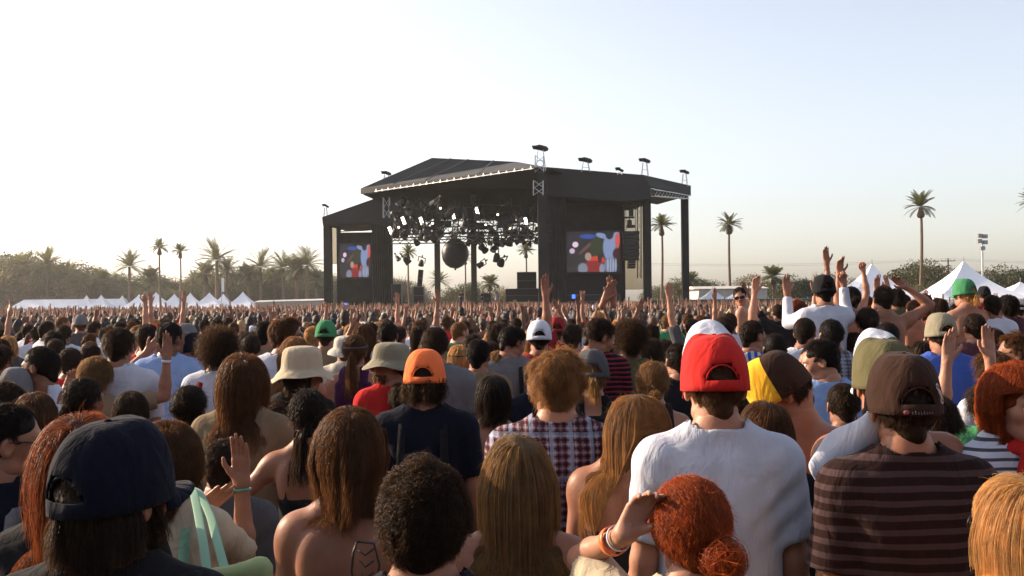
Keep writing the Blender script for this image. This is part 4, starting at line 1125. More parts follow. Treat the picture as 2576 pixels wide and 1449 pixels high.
for u, v, y, wp, lab in lt: tent(u, v-5, y, wp, lab, 'white tents in a row on the left', vb=776)
# marquee
x0, y0, z0 = at(60, 754, 240); x1 = at(318, 754, 240)[0]; r = empty('long_marquee', ((x0+x1)/2, 240, 0), label='long low white marquee at the far left with one sloping grey end', cat='marquee'); hw = (x1-x0)/2
m = MB(); V = [(-hw-3.4, -5, 1.1), (hw, -5, 1.1), (hw, 5, 1.1), (-hw-3.4, 5, 1.1), (-hw, 0, z0), (hw, 0, z0)]
m.add(V, Q=[(0, 1, 5, 4), (2, 3, 4, 5)], T=[(3, 0, 4), (1, 2, 5)]); m.build('roof', CANVAS, r)
m = MB(); m.box((-hw-3.3, -4.9, 0), (hw-.1, 4.9, 1.1)); m.build('wall', CANVAS, r)
rt = [(2228, 660, 74, 190, 747, 'large white peaked tent behind the raised arms on the right'), (2478, 653, 70, 236, 752, 'largest white peaked tent on the right with a lamp mast behind it'),
      (2610, 708, 78, 170, 745, 'white tent roof cut off by the right edge of the view'), (1800, 725, 100, 78, 755, 'small white peaked tent just right of the stage'), (1868, 724, 104, 76, 755, 'small white peaked tent behind the shirtless man in sunglasses')]
for u, v, y, wp, vb, lab in rt: tent(u, v, y, wp, lab, 'white tents on the right', vb=vb)
def pole_thing(u, v, y, name, lab, cat, build):
    x, _, z = at(u, v, y); r = empty(name, (x, y, 0), label=lab, cat=cat); build(r, z); return r
def tel(r, z):
    m = MB(); m.bar((0, 0, 0), (0, 0, z), .16, .11, 8); m.build('pole', plain('pole_wood', (.09, .06, .04), .8), r)
    m = MB(); m.bar((-1.1, 0, z-.4), (1.1, 0, z-.4), .07); m.bar((-.6, 0, z-1.4), (.4, 0, z-1.4), .06); m.build('crossarm', plain('pole_wood', (.09, .06, .04), .8), r)
    for x_ in (-1, -.4, .4, 1): m = MB(); m.bar((x_, 0, z-.33), (x_, 0, z-.1), .05, n=6); m.build('insulator', plain('ceramic', (.3, .28, .26), .3), r)
pole_thing(2385, 650, 150, 'telegraph_pole', 'wooden telegraph pole with crossarm between the two right tents', 'pole', tel)
m = MB()
zz = at(2385, 652, 150)[2]; xx = at(2385, 650, 150)[0]
for dx in (-1, 1):
    for (ax, bx) in ((xx-62, xx), (xx, xx+60)):
        pts = [(ax+(bx-ax)*k/12, 150+dx*.15+(0 if True else 0)+(-12 if ax < xx else 10)*(k/12 if ax >= xx else 1-k/12), zz+dx*.12-1.6*4*(k/12)*(1-k/12)*.5) for k in range(13)]
        m.path(pts, [.011]*13, 4)
tag(m.build('power_lines', STEEL), 'thin sagging power lines running across the right sky from the pole', 'wire')
def mast(r, z):
    m = MB(); m.bar((0, 0, 0), (0, 0, z), .12, .07, 8); m.build('pole', ALU, r)
    m = MB()
    for dx, dz in ((-.25, 0), (.22, -.1), (-.2, .45), (.22, .4), (0, -.6)): m.box((dx-.18, -.15, z+dz-.15), (dx+.18, .15, z+dz+.18))
    m.build('floodlight', plain('flood_grey', (.2, .2, .21), .4), r)
pole_thing(2471, 607, 84, 'floodlight_mast', 'slim mast with clustered floodlights behind the largest right tent', 'light mast', mast)
m = MB(); 
pole_thing(557, 718, 200, 'white_banner', 'small upright white banner on a pole above the left tents', 'banner', lambda r, z: ((lambda m: (m.bar((0, 0, 0), (0, 0, z+1.6), .06), m.build('pole', ALU, r)))(MB()), (lambda m: (m.box((-.02, -.02, z-1.3), (.55, .02, z+1.5)), m.build('cloth', plain('banner_white', (.8, .8, .78), .7), r)))(MB())))
# traffic of pale sculpture between trees
# ------------------------------------------------------------------ trees
BARK = plain('bark', (.10, .075, .055), .9, scale=6, amt=.4, bump=.05)
PALMB = plain('palm_bark', (.13, .085, .06), .9, scale=4, amt=.35)
def leafmat(key, col):
    if key in MATS: return MATS[key]
    m, n, l, b = newmat(key); a = n.new('ShaderNodeAttribute'); a.attribute_name = 'sv'
    vm = n.new('ShaderNodeVectorMath'); vm.operation = 'SCALE'; vm.inputs[0].default_value = col; l.new(a.outputs['Fac'], vm.inputs['Scale'])
    l.new(vm.outputs[0], b.inputs['Base Color']); b.inputs['Roughness'].default_value = .55
    tr = n.new('ShaderNodeBsdfTranslucent'); v2 = n.new('ShaderNodeVectorMath'); v2.operation = 'MULTIPLY'; v2.inputs[1].default_value = (1.6, 1.5, .6); l.new(vm.outputs[0], v2.inputs[0]); l.new(v2.outputs[0], tr.inputs[0])
    mx = n.new('ShaderNodeMixShader'); mx.inputs[0].default_value = .35; l.new(b.outputs[0], mx.inputs[1]); l.new(tr.outputs[0], mx.inputs[2]); l.new(mx.outputs[0], n['Material Output'].inputs[0])
    MATS[key] = m; return m
LEAF = [leafmat('leaf_olive', (.046, .048, .018)), leafmat('leaf_green', (.034, .050, .016)), leafmat('leaf_dry', (.12, .095, .045))]
PALM = leafmat('palm_leaf', (.080, .085, .035)); PALMDRY = leafmat('palm_dry', (.14, .085, .045))
def leaves(P, size, r):
    n = len(P); a = r.normal(0, 1, (n, 3)); a /= np.linalg.norm(a, axis=1)[:, None]; b = r.normal(0, 1, (n, 3)); b -= a*(a*b).sum(1)[:, None]; b /= np.linalg.norm(b, axis=1)[:, None]
    s_ = size*r.uniform(.6, 1.3, (n, 1)); a = a*s_; b = b*s_*.55
    V = np.stack([P-a, P-b*.9, P+a, P+b], 1).reshape(-1, 3); Q = np.arange(n*4).reshape(-1, 4); return V, Q
def broad_tree(h, wdt, seed, mat, bare=False, nl=6500):
    r = np.random.default_rng(seed); root = empty('leafy_tree', (0, 0, 0))
    m = MB(); th = h*.30; m.path([(0, 0, 0), (.1, 0, th*.5), (0, .1, th), (.2, 0, h*.6)], [.28, .22, .18, .07], 8)
    cl = []
    for i in range(15):
        a = r.uniform(0, 6.28); q = r.uniform(.25, 1); e = np.array((math.cos(a)*wdt/2*q*.9, math.sin(a)*wdt/2*q*.9, h*(.26+.64*r.random()*(1.15-.5*q))))
        m.path([(0, 0, th*r.uniform(.6, 1.2)), e*.5+np.array((0, 0, h*.12)), e], [.13, .08, .03], 5); cl.append((e, wdt*r.uniform(.16, .27)))
    cl.append((np.array((0, 0, h*.88)), wdt*.16))
    if bare:
        for e, rr in list(cl):
            for k in range(26): d = r.normal(0, 1, 3); d[2] = abs(d[2])+.4; d /= np.linalg.norm(d); m.bar(e*.85, e*.85+d*rr*1.6, .03, .012, 3)
    m.build('trunk', BARK, root, True)
    if not bare:
        P = []
        for e, rr in cl:
            k = int(nl/len(cl)*(rr/(wdt*.185))**2); d = r.normal(0, 1, (k, 3)); d /= np.linalg.norm(d, axis=1)[:, None]; q = r.uniform(.25, 1.08, (k, 1))**.45
            lump = 1+.22*np.sin(d[:, :1]*7+e[0])*np.sin(d[:, 1:2]*6+e[1])+.12*np.sin(d[:, 2:]*13)
            P.append(e+d*q*rr*lump*np.array((1, 1, .78)))
        P = np.concatenate(P); P = P[P[:, 2] > h*.12]; V, Q = leaves(P, .21, r); mk('crown', V, Q, mat, root, attr=np.repeat(r.uniform(.6, 1.45, len(P)), 4), smooth=False)
    return root
def frond(r, L, az_, el0, droop, nleaf=22, wleaf=.5):
    """feather frond: curved rib with leaflets on both sides"""
    t_ = np.linspace(0, 1, nleaf); el_ = el0-droop*t_**1.2; st_ = L/nleaf
    x = np.cumsum(np.cos(el_))*st_; z = np.cumsum(np.sin(el_))*st_
    rib = np.stack([x*math.cos(az_), x*math.sin(az_), z], 1); sd = np.array((-math.sin(az_), math.cos(az_), 0))
    V = []; Q = []; k = 0
    for i in range(1, nleaf):
        ll = wleaf*math.sin(PI*(.12+.85*t_[i]))**.6; fw = (rib[i]-rib[i-1]); fw /= np.linalg.norm(fw)
        for s_ in (-1, 1):
            tip = rib[i]+sd*s_*ll*.8+fw*ll*.6+np.array((0, 0, -.22*ll)); V += [rib[i], rib[i]+fw*.11, tip+fw*.03, tip-fw*.03]; Q.append((k, k+1, k+2, k+3)); k += 4
    for i in range(nleaf-1):
        V += [rib[i]-sd*.03, rib[i]+sd*.03, rib[i+1]+sd*.03, rib[i+1]-sd*.03]; Q.append((k, k+1, k+2, k+3)); k += 4
    return np.array(V), np.array(Q)
def palm(h, seed, nf=34, L=2.6, bulb=True, feather=True, r0=.22, lean=0.0, skirt=False):
    r = np.random.default_rng(seed); root = empty('palm_tree', (0, 0, 0))
    m = MB(); ks = np.linspace(0, 1, 12); cx = lean*np.sin(ks*2.2); pts = [(c, 0, h*k) for c, k in zip(cx, ks)]
    m.path(pts, [r0*(1.25-.45*k) if k > 0 else r0*1.7 for k in ks], 10)
    top = np.array(pts[-1]); m.build('trunk', PALMB, root, True)
    if bulb:
        m = MB(); zb = h-1.9; q = [(zb, r0*1.0), (zb+.12, r0*2.1), (zb+.5, r0*2.5), (zb+1.0, r0*1.9), (zb+1.9, r0*.9)]
        if skirt: q = [(h-2.6, r0*1.2), (h-2.4, r0*3), (h-1.4, r0*2.8), (h-.1, r0*1.4)]
        m.path([(top[0]-.02, 0, z) for z, _ in q], [b for _, b in q], 12); m.build('old_leaf_stubs', plain('palm_stubs', (.075, .045, .03), .95, scale=9, amt=.5, bump=.08), root, True)
    Vs, Qs, A_, k = [], [], [], 0
    for i in range(nf):
        e = r.uniform(-.25, 1.45); az_ = i*2.4+r.uniform(-.3, .3)
        V, Q = frond(r, L*r.uniform(.8, 1.08), az_, e, .55+.35*(1.4-e)*.5+.2*r.random(), wleaf=.55 if feather else .85)
        Vs.append(V+top); Qs.append(Q+k); k += len(V); A_.append(np.full(len(V), r.uniform(.6, 1.4)))
    mk('crown', np.concatenate(Vs), np.concatenate(Qs), PALM, root, attr=np.concatenate(A_), smooth=False)
    return root
def put(root, u, v, y, h, lab, grp, cat='tree', vary=True):
    """stand a tree whose top shows at photograph row v"""
    x, _, z = at(u, v, y); k = z/h; root.location = (x, y, 0); root.scale = (k, k, k)
    if vary: root.rotation_euler = (0, 0, random.uniform(0, 6.28))
    return tag(root, lab, cat, grp)
bt = [broad_tree(10, 13, 3, LEAF[0]), broad_tree(10, 11, 4, LEAF[1]), broad_tree(10, 14, 5, LEAF[0]), broad_tree(10, 12, 6, LEAF[2]), broad_tree(10, 13, 8, LEAF[1])]
used = set()
def nxt(lst, i):
    o = lst[i % len(lst)]
    if id(o) in used or o in TREE: return copy_tree(o)
    used.add(id(o)); TREE.setdefault(o, list(o.children)); return o
USEDN = {}
def take(lst, i):
    o = lst[i % len(lst)]
    if o.name not in USEDN: USEDN[o.name] = 1; return o
    return copy_tree(o)
# wooded line on the left: top outline (u, v)
ol = [(-60, 655), (0, 655), (60, 650), (120, 672), (180, 668), (240, 690), (300, 702), (350, 700), (420, 712), (480, 712), (530, 690), (590, 686), (640, 676), (700, 690), (760, 680), (815, 700), (860, 710)]
i = 0
for u in np.arange(-70, 860, 25):
    v = float(np.interp(u, [a for a, b in ol], [b for a, b in ol]))
    put(take(bt, i), u+random.uniform(-6, 6), v-random.uniform(2, 16), random.uniform(258, 275), 10, 'olive green tree in the back wooded line, %s from the %s' % ((ORD[i//2], 'left') if i//2 < 19 else (ORD[37-i//2], 'stage')), 'trees in the wooded line on the left'); i += 1
    put(take(bt, i+2), u+random.uniform(-12, 12), v+random.uniform(12, 36), random.uniform(246, 256), 10, 'lower bushy tree fronting the left woods, %s from the %s' % ((ORD[i//2], 'left') if i//2 < 19 else (ORD[37-i//2], 'stage')), 'lower trees of the left wooded line'); i += 1
# trees seen through the stage and to the right
for k, (u, v, y) in enumerate([(985, 718, 190), (1000, 705, 200), (1030, 712, 210), (1060, 716, 200), (1128, 724, 210), (1160, 716, 190), (1185, 712, 200), (1240, 720, 200), (1265, 728, 190), (1325, 722, 210), (1650, 720, 200), (1750, 705, 200), (1785, 708, 190), (1720, 715, 210)]):
    put(take(bt, k), u, v, y, 10, ('soft green tree seen through the stage opening, %s from the left' % ORD[k] if k < 10 else 'soft green tree just right of the stage, %s of four' % ORD[k-10]), 'trees beyond the stage')
rts = [(1700, 700, 170, 'round green tree by the far right stage column'), (1760, 703, 165, 'olive tree left of the middle slim palm'), (1865, 712, 170, 'hazy brown tree just right of the middle slim palm'), (1898, 690, 168, 'narrow tall green tree between two right palms'),
       (1915, 712, 160, 'low green bush like tree under the short palm'), (1990, 692, 150, 'dense green tree behind the raised arm on the right'), (2030, 705, 150, 'dense green tree behind the white shirted figure'), (2085, 688, 150, 'pointed green tree behind the raised arms'),
       (2150, 700, 150, 'leafy tree left of the large right tent'), (2190, 704, 155, 'small leafy tree against the large right tent'), (2335, 655, 140, 'big grey green tree right of the tallest palm'), (2300, 665, 145, 'grey green tree behind the tallest palm trunk'),
       (2345, 712, 120, 'low dark bush under the tallest palm'), (2310, 716, 124, 'low dark shrub left of the bush under the tallest palm'), (2440, 700, 130, 'orange brown shrub before the largest right tent'), (2520, 668, 130, 'tree with arching crown right of the largest tent'),
       (2570, 680, 130, 'light green tree at the right edge'), (2620, 676, 135, 'light green tree partly beyond the right edge')]
for k, (u, v, y, lab) in enumerate(rts): put(take(bt, k+(3 if 'brown' in lab else 0)), u, v, y, 10, lab, 'trees on the right skyline')
bare = [broad_tree(10, 9, 21, LEAF[2], True), broad_tree(10, 10, 22, LEAF[2], True)]
put(bare[0], 1858, 676, 180, 10, 'leafless twiggy tree behind the middle slim palm', 'bare trees'); put(bare[1], 2415, 662, 150, 10, 'wide leafless tree behind the telegraph pole', 'bare trees')
put(take(bare, 0), 1010, 690, 190, 10, 'leafless tree seen through the left of the stage opening', 'bare trees'); put(take(bare, 1), 2375, 690, 150, 10, 'smaller leafless tree left of the telegraph pole', 'bare trees')
# palms
tall = [palm(18, 31, lean=.5, r0=.26, L=3.2, nf=40), palm(17, 32, lean=-.3, r0=.24, L=2.9, nf=38), palm(17, 33, lean=.4, L=2.8, nf=38)]
put(tall[0], 2310, 487, 135, 20.2, 'tallest slim palm on the right with a bulb under its crown', 'slim tall palms', 'palm tree', False)
put(tall[1], 1837, 538, 150, 19.0, 'slim palm standing alone in the middle of the right sky', 'slim tall palms', 'palm tree', False)
put(tall[2], 1660, 541, 135, 19.0, 'slim curved palm seen between the two right stage columns', 'slim tall palms', 'palm tree', False)
tp = [(403, 598, 215, 1, 'left one of two slim palms above the left tents'), (450, 609, 215, 2, 'right one of two slim palms above the left tents'), (1029, 612, 150, 1, 'slim palm seen through the left part of the stage opening'), (1320, 608, 150, 2, 'slim palm seen through the right part of the stage opening'),
      (1167, 640, 170, 0, 'leaning slim palm half hidden behind the black ball'), (2596, 490, 150, 0, 'palm crown just entering at the right edge of the sky')]
for u, v, y, k, lab in tp:
    put(copy_tree(tall[k]), u, v, y, 19.4, lab, 'slim tall palms', 'palm tree', False).rotation_euler = (0, 0, random.uniform(-.5, .5))
sh = [palm(9, 41, 54, 4.0, False, True, .28), palm(8, 42, 48, 3.0, True, False, .26), palm(9, 43, 58, 4.4, False, True, .3)]
sp_ = [(118, 640, 245, 2, 'wide date palm at the left rising over the trees'), (60, 645, 250, 0, 'date palm near the left edge'), (252, 668, 245, 1, 'small palm crown in the dip of the left skyline'), (325, 643, 240, 0, 'date palm above the marquee end'), (380, 664, 235, 1, 'drooping palm beside the left slim palm'),
       (545, 624, 238, 2, 'tall date palm right of the two slim palms'), (515, 650, 245, 1, 'shorter palm beside the tall date palm'), (570, 660, 240, 0, 'palm right of the tall date palm'), (625, 655, 240, 1, 'palm above the rightmost left tent'), (655, 645, 240, 2, 'bushy palm left of the gap before the stage'), (712, 648, 235, 0, 'palm in the group near the stage, left one'),
       (745, 636, 232, 1, 'palm in the group near the stage, highest one'), (772, 640, 230, 2, 'palm in the group near the stage, right one'), (795, 670, 238, 1, 'palm touching the left stage wing'), (690, 668, 245, 1, 'low palm left of the group near the stage'), (1232, 684, 175, 1, 'short palm seen through the stage right of centre'), (1945, 660, 150, 1, 'short dark palm between the right slim palms'),
       (1735, 676, 160, 1, 'short palm hugging the far right column'), (1105, 690, 190, 0, 'short palm seen beside the left mast'), (1725, 706, 175, 1, 'drooping low palm right of the stage'), (485, 690, 250, 0, 'low palm right of the slim pair'), (170, 668, 250, 0, 'palm right of the wide date palm')]
for u, v, y, k, lab in sp_: put(take(sh, k), u, v, y, 11.0, lab, 'bushy palms', 'palm tree')

#--ENDSETTING--
#--PEOPLE--
# ------------------------------------------------------------------ extras worn or carried
def bands(lst):
    """wrist bands: (side, distance from wrist towards elbow, colour, width)"""
    def f(sp, J, sw, R, t, root):
        for side, q, colr, wd_ in lst:
            sh, el, wr, Fo, pn, hp, s_ = J[side]; c = wr-Fo*q; X = unit(np.cross(Fo, (.3, 1, .2))); Y = np.cross(Fo, X); r_ = .0265+q*.13
            a = np.linspace(0, 2*PI, 25); V = []
            for h_ in (-wd_/2, wd_/2):
                for rr in (r_+.001, r_+.004): V.append(c+Fo*h_+rr*(np.cos(a)[:, None]*X+np.sin(a)[:, None]*Y))
            V = np.concatenate(V); n = 25; Q = []
            for p, q_ in ((0, 1), (1, 3), (3, 2), (2, 0)):
                for j in range(n-1): Q.append((p*n+j, p*n+j+1, q_*n+j+1, q_*n+j))
            mk('wristband', V, Q, plain('band_%s' % colr, CLOTH[colr], .4), root)
    return f
def straps(colr, pack=False, xs=(-1, 1), wd_=.035):
    def f(sp, J, sw, R, t, root):
        for s_ in xs:
            pts = [(s_*.10, -.165, 1.12), (s_*.098, -.155, 1.30), (s_*.092, -.105, 1.44), (s_*.088, -.03, 1.498), (s_*.088, .05, 1.475), (s_*.10, .13, 1.36), (s_*.12, .15, 1.2)]
            P = np.array(pts); u_ = np.linspace(0, 1, len(P)); k = np.linspace(0, 1, 30); P = np.stack([np.interp(k, u_, P[:, i]) for i in range(3)], 1)
            V = np.concatenate([P+V3(-wd_/2, 0, 0), P+V3(wd_/2, 0, 0)]); n = 30
            o = mk('strap', V, [(j, j+1, n+j+1, n+j) for j in range(n-1)], fabric(colr), root)
            md = o.modifiers.new('thick', 'SOLIDIFY'); md.thickness = .012; md.offset = 0
        if pack:
            V, Q, _ = (*Field((-.25, -.42, .8), (.25, -.05, 1.4), .014).run([ell((0, -.20, 1.12), (.15, .085, .22), k=.03), ell((0, -.26, 1.03), (.11, .06, .11), k=.03)]).mesh(), 0)
            mk('pack', V, Q, fabric(colr), root)
    return f
def both(*fs):
    def f(*a):
        for x in fs: x(*a)
    return f
def tattoo(sp, J, sw, R, t, root):
    """dark inked figure low on the right shoulder blade"""
    mb = MB()
    def yb(x, z): return -.128-.02*math.exp(-((x-.08)/.06)**2-((z-1.33)/.09)**2)
    pl = [[(.055, 1.36), (.10, 1.355), (.115, 1.30), (.105, 1.24), (.09, 1.20), (.11, 1.12), (.085, 1.07), (.05, 1.08), (.04, 1.14), (.055, 1.20), (.04, 1.28), (.045, 1.33)]]
    for p in pl: mb.path([(x, yb(x, z), z) for x, z in [(x_-.02, z_+.06) for x_, z_ in p+[p[0]]]], [.0035]*(len(p)+1), 5)
    for k in range(9):
        z = 1.40-k*.03; mb.path([(.035+.01*math.sin(k), yb(.04, z), z), (.058, yb(.06, z-.012)-.001, z-.014), (.08, yb(.08, z), z+.002)], [.003]*3, 5)
    mb.build('tattoo', plain('ink', (.045, .03, .03), .6), root, True)
def cap_marks(sp, R, t, root, yaw=0):
    pass
def writing(body, size, M, mat, parent, name='lettering'):
    cu = bpy.data.curves.new(name, 'FONT'); cu.body = body; cu.size = size; cu.extrude = .0006; cu.align_x = 'CENTER'; cu.align_y = 'CENTER'
    tmp = bpy.data.objects.new(name, cu); C.objects.link(tmp); dg = bpy.context.evaluated_depsgraph_get()
    me = bpy.data.meshes.new_from_object(tmp.evaluated_get(dg)); bpy.data.objects.remove(tmp)
    me.materials.clear(); me.materials.append(mat); o = bpy.data.objects.new(name, me); C.objects.link(o); o.parent = parent; o.matrix_local = M; return o
def capletters(sp, J, sw, R, t, root):
    """small pale lettering over the strap and down the right side of the cap"""
    def frame(loc, xdir, zn):
        x = unit(xdir); z = unit(zn); y = np.cross(z, x); y = unit(y); x = np.cross(y, z)
        Rm = np.stack([x, y, z], 1); M = Matrix([[*(R@Rm)[i], (t+R@V3(*loc))[i]] for i in range(3)]+[[0, 0, 0, 1]]); return M
    m_ = plain('cap_thread', (.6, .6, .62), .6)
    def P(x, z): # a point on the back of the cap, just proud of the cloth
        a = math.asin(max(-1, min(1, x/.100))); k = max(.2, 1-max(0, z-.02)**2*26)
        return t+R@V3(x*k, -.008-.1215*math.cos(a)*k, z)
    red_ = plain('emblem_red', (.30, .08, .09), .6); dim = plain('strap_thread', (.13, .12, .14), .7)
    V, Q = uvell(P(-.036, .006), (.008, .0025, .006), R, 12, 6); mk('emblem', V, Q, red_, root)
    for k, h_ in enumerate((.004, .006, .004, .004, .006, .004, .004, .004)):
        m = MB(); x = -.023+k*.0075; m.path([P(x, .002), P(x+.001, .002+h_*1.4)], [.0011, .0011], 5); m.path([P(x, .002), P(x+.004, .0025)], [.0009, .0009], 5); m.build('stitched_letter', dim, root, True)
    for cx_, cz, rr_ in ((.058, .070, .0055), (.068, .034, .0060)):
        m = MB(); q = np.linspace(0, 2*PI, 13); m.path([P(cx_+rr_*.75*math.cos(a), cz+rr_*1.5*math.sin(a)) for a in q], [.0014]*13, 5); m.build('stitched_ring', m_, root, True)
    m = MB(); m.path([P(.060, .061), P(.0655, .043)], [.0030, .0026], 6); m.build('stitched_bar', m_, root, True)
def jersey_number(txt, size, colr, z=1.25):
    def f(sp, J, sw, R, t, root):
        M = Matrix(((1, 0, 0, 0), (0, 0, -1, -.158), (0, 1, 0, z), (0, 0, 0, 1))); writing(txt, size, M, fabric(colr), root)
    return f
def bandana(sp, J, sw, R, t, root):
    V, Q = Field((-.2, -.2, 1.3), (.2, .25, 1.6), .010).run([ell((0, .0, 1.49), (.098, .095, .035), k=.03), ell((0, .11, 1.42), (.085, .035, .075), k=.04), ell((0, .125, 1.36), (.035, .022, .06), k=.03)]).mesh()
    V[:, 1] += .006*np.sin(60*V[:, 0]+30*V[:, 2]); V[:, 2] += .006*np.sin(55*V[:, 0]); mk('bandana', V, Q, fabric('red'), root)
def clapart(*a): pass

# ------------------------------------------------------------------ people close to the camera, each one described
K = dict
person(291, 1063, 1.72, 'person with big navy cap over dark hair, closest figure at the lower left', hair=('mullet', 'dk', K(th=.010, L=.11)), hat=('cap', ['navy', 'navy'], K(fat=.004)), hy=28, hp=-8, sk=1, top=('tee', 'black'), extra=bands([]))
person(208, 1046, 2.15, 'person with curly auburn hair glowing orange behind the big navy cap', sex='f', hair=('wavy', 'aub', K(th=.026, L=.42)), top=('tee', 'black'), sk=1)
person(882, 1020, 2.45, 'person with long brown hair and bare tattooed back', sex='f', hair=('wavy', 'br', K(L=.23, th=.013)), top=('halter', 'brown'), sk=1, extra=tattoo, hr=-2, arm=.95)
person(1066, 1132, 1.80, 'person with short thick dark hair seen from behind at the bottom centre', hair=('curly', 'dk', K(th=.011, L=.045)), top=('tee', 'black'), sk=1)
person(1300, 1085, 2.35, 'person with very long straight dark blonde hair and bare right shoulder', sex='f', hair=('long', 'sand', K(L=.52, th=.011)), top=('strap', 'dgrey'), sk=1)
person(1398, 867, 3.3, 'person in red and white plaid shirt with shaggy light brown hair', hair=('mop', 'lb', K(th=.010, L=.065)), top=('tee', 'claret', 'plaid', 'navy'), sk=0, bw=1.06)
person(1796, 848, 2.78, 'person in white tee and red cap with white front', hair=('short', 'br', K(th=.010)), hat=('cap', [('red',), 'white', 'red'], K(tall=.004, boost=.080, tilt=-1, fw=1.3)), top=('tee', 'white'), sk=0, bw=1.03, hp=3, L='down')
person(1735, 1203, 2.02, 'person with red hair pinned up, hand raised to the head', sex='f', hair=('bun', 'red', K(tie=(.055, -.085, -.055), br=.05, th=.022, crown=(.1, .2, .9))), top=('tee', 'cream'), sk=0, L=((.38, .85, .27), (-.36, -.80, .42), 'relax', (-.5, -.1, .85)), hp=10, extra=bands([('L', .055, 'orange', .02), ('L', .025, 'silver', .006)]))
person(2268, 892, 2.56, 'person in dark striped tee and brown cap with small pale marks', hair=('short', 'dk', K(th=.012)), hat=('cap', ['brown', 'brown'], K(tilt=-1)), top=('tee', 'choc', 'stripes', 'stripe'), sk=1, bw=1.04, extra=capletters, hp=-2)
person(2222, 856, 3.05, 'bare shouldered person in olive cap with white front', hair=('short', 'br'), hat=('cap', ['olive', 'white'], K(tall=.0, boost=.06, tilt=-1, fw=1.2)), top=('none',), sk=1, bw=1.05)
person(1962, 886, 3.35, 'shirtless person in yellow and brown cap looking down to the left', hair=('mop', 'dk', K(L=.05, th=.012)), hat=('cap', ['brown', 'yellow', 'brown'], K(nohole=1, fw=1.35)), top=('none',), sk=1, hy=-75, hp=28, yaw=-10, face=True, L='hold', R='hold')
person(2562, 1195, 1.95, 'person with straight blonde hair and glasses at the bottom right corner', sex='f', hair=('bob', 'bl', K(L=.24, th=.022)), top=('tee', 'yellow'), sk=0, hy=-18, glasses='on')
person(2556, 916, 3.0, 'person with curly orange hair and red bandana turned back towards us', sex='f', hair=('wavy', 'red', K(L=.17, th=.026)), top=('long', 'white', 'thin', 'dgrey'), sk=0, hy=5, yaw=160, hp=4, face=True, L='hold', R='hold', extra=bandana)
person(1606, 993, 3.05, 'person with long light brown hair and dark sunglasses looking down right', sex='f', hair=('long', 'lb', K(L=.48)), top=('strap', 'black'), sk=1, hy=98, yaw=20, hp=22, hr=0, face=True, glasses='on')
person(1640, 908, 4.5, 'person with wavy light brown hair pinned up and black straps', sex='f', hair=('bun', 'lb', K(tie=(0, -.10, -.045), br=.03)), top=('tank', 'black'), sk=0)
person(1487, 880, 4.6, 'person in black tank top and grey cap behind the plaid shirt', sex='f', hair=('pony', 'sand', K(Lp=.10)), hat=('cap', ['dgrey', 'grey'], K()), top=('mens', 'black'), sk=0, L='hold')
person(1922, 1006, 3.0, 'person with long dark brown hair between white tee and yellow cap', sex='f', hair=('long', 'br', K(L=.4)), top=('tee', 'black'), sk=2)
person(1240, 945, 4.5, 'person with glossy black bob and bare shoulders', sex='f', hair=('bob', 'blk', K(L=.15, th=.022)), top=('strap', 'dgrey'), sk=1, arm=.9)
person(1068, 880, 4.0, 'person in orange cap with curls below and dark backpack', hair=('curly', 'dk', K(L=.10, th=.022)), hat=('cap', ['orange', 'orange', 'orange'], K(tilt=-4)), top=('tee', 'navy'), sk=1, bw=1.05, extra=straps('black', True))
person(1094, 820, 5.7, 'person in slate grey tee behind the orange cap', hair=('short', 'dk'), top=('tee', 'grey'), sk=1, bw=1.08)
person(1204, 850, 6.1, 'person with short black hair and sunlit right ear', hair=('short', 'blk', K(L=.02)), top=('tee', 'tan'), sk=1, hy=15)
person(1153, 868, 7.0, 'person with smooth blonde hair and dark headband', sex='f', hair=('long', 'bl', K(L=.22)), hat=('band', ['black']), top=('tee', 'dgrey'), sk=0)
person(1252, 882, 6.6, 'child sized person with short sandy blonde hair', hair=('bob', 'sand', K(L=.10)), top=('tee', 'red'), sk=0)
person(980, 856, 5.1, 'bearded person in grey green bucket hat and red tee looking left', hair=('short', 'br'), hat=('bucket', ['khaki'], K(tall=.0)), top=('tee', 'red'), sk=1, hy=-78, beard=True, face=True, yaw=-15)
person(763, 872, 4.7, 'person in cream bucket hat looking right', sex='f', hair=('bob', 'dk', K(L=.16)), hat=('bucket', ['cream'], K(tall=.02, tilt=8)), top=('tee', 'black'), sk=2, hy=60, hp=8, face=True, L='hold')
person(612, 895, 4.0, 'person with long hair lit golden at the side and tan shirt', sex='f', hair=('wavy', 'br', K(L=.38, th=.034)), top=('tee', 'tan'), sk=1, bw=1.12)
person(551, 820, 5.9, 'person with big bushy dark hair and a red strap over a white tee', hair=('afro', 'dk', K(L=.08, th=.045)), top=('tee', 'white'), sk=2, extra=straps('dred', False, (-1,), .04))
person(478, 968, 4.2, 'person with curly dark hair pinned up and bare back', sex='f', hair=('bun', 'blk', K(tie=(-.02, -.09, .02), br=.045)), top=('halter', 'dgrey'), sk=1)
person(778, 976, 3.7, 'person with dark ponytail and thin black straps, hand on hip', sex='f', hair=('pony', 'blk', K(Lp=.24, tie=(-.01, -.115, -.06))), top=('strap', 'black'), sk=1, L='hip', hr=-3)
person(423, 1068, 2.7, 'person in cream top with mint strap, hands raised to clap', sex='f', hair=('wavy', 'br', K(L=.16, th=.03)), top=('tee', 'cream'), sk=1, R=((.10, .75, -.45), (-.06, .1, 1), 'open'), L=((.1, .7, -.5), (-1.1, .1, .9), 'open'), extra=both(bands([('R', .02, 'teal', .008)]), straps('mint', False, (1,), .03)))
person(22, 1010, 2.75, 'person at the left edge with grey bag strap, looking right', hair=('short', 'blk'), top=('tee', 'navy'), sk=1, hy=65, face=True, extra=straps('grey', False, (1,), .045), glasses='on')
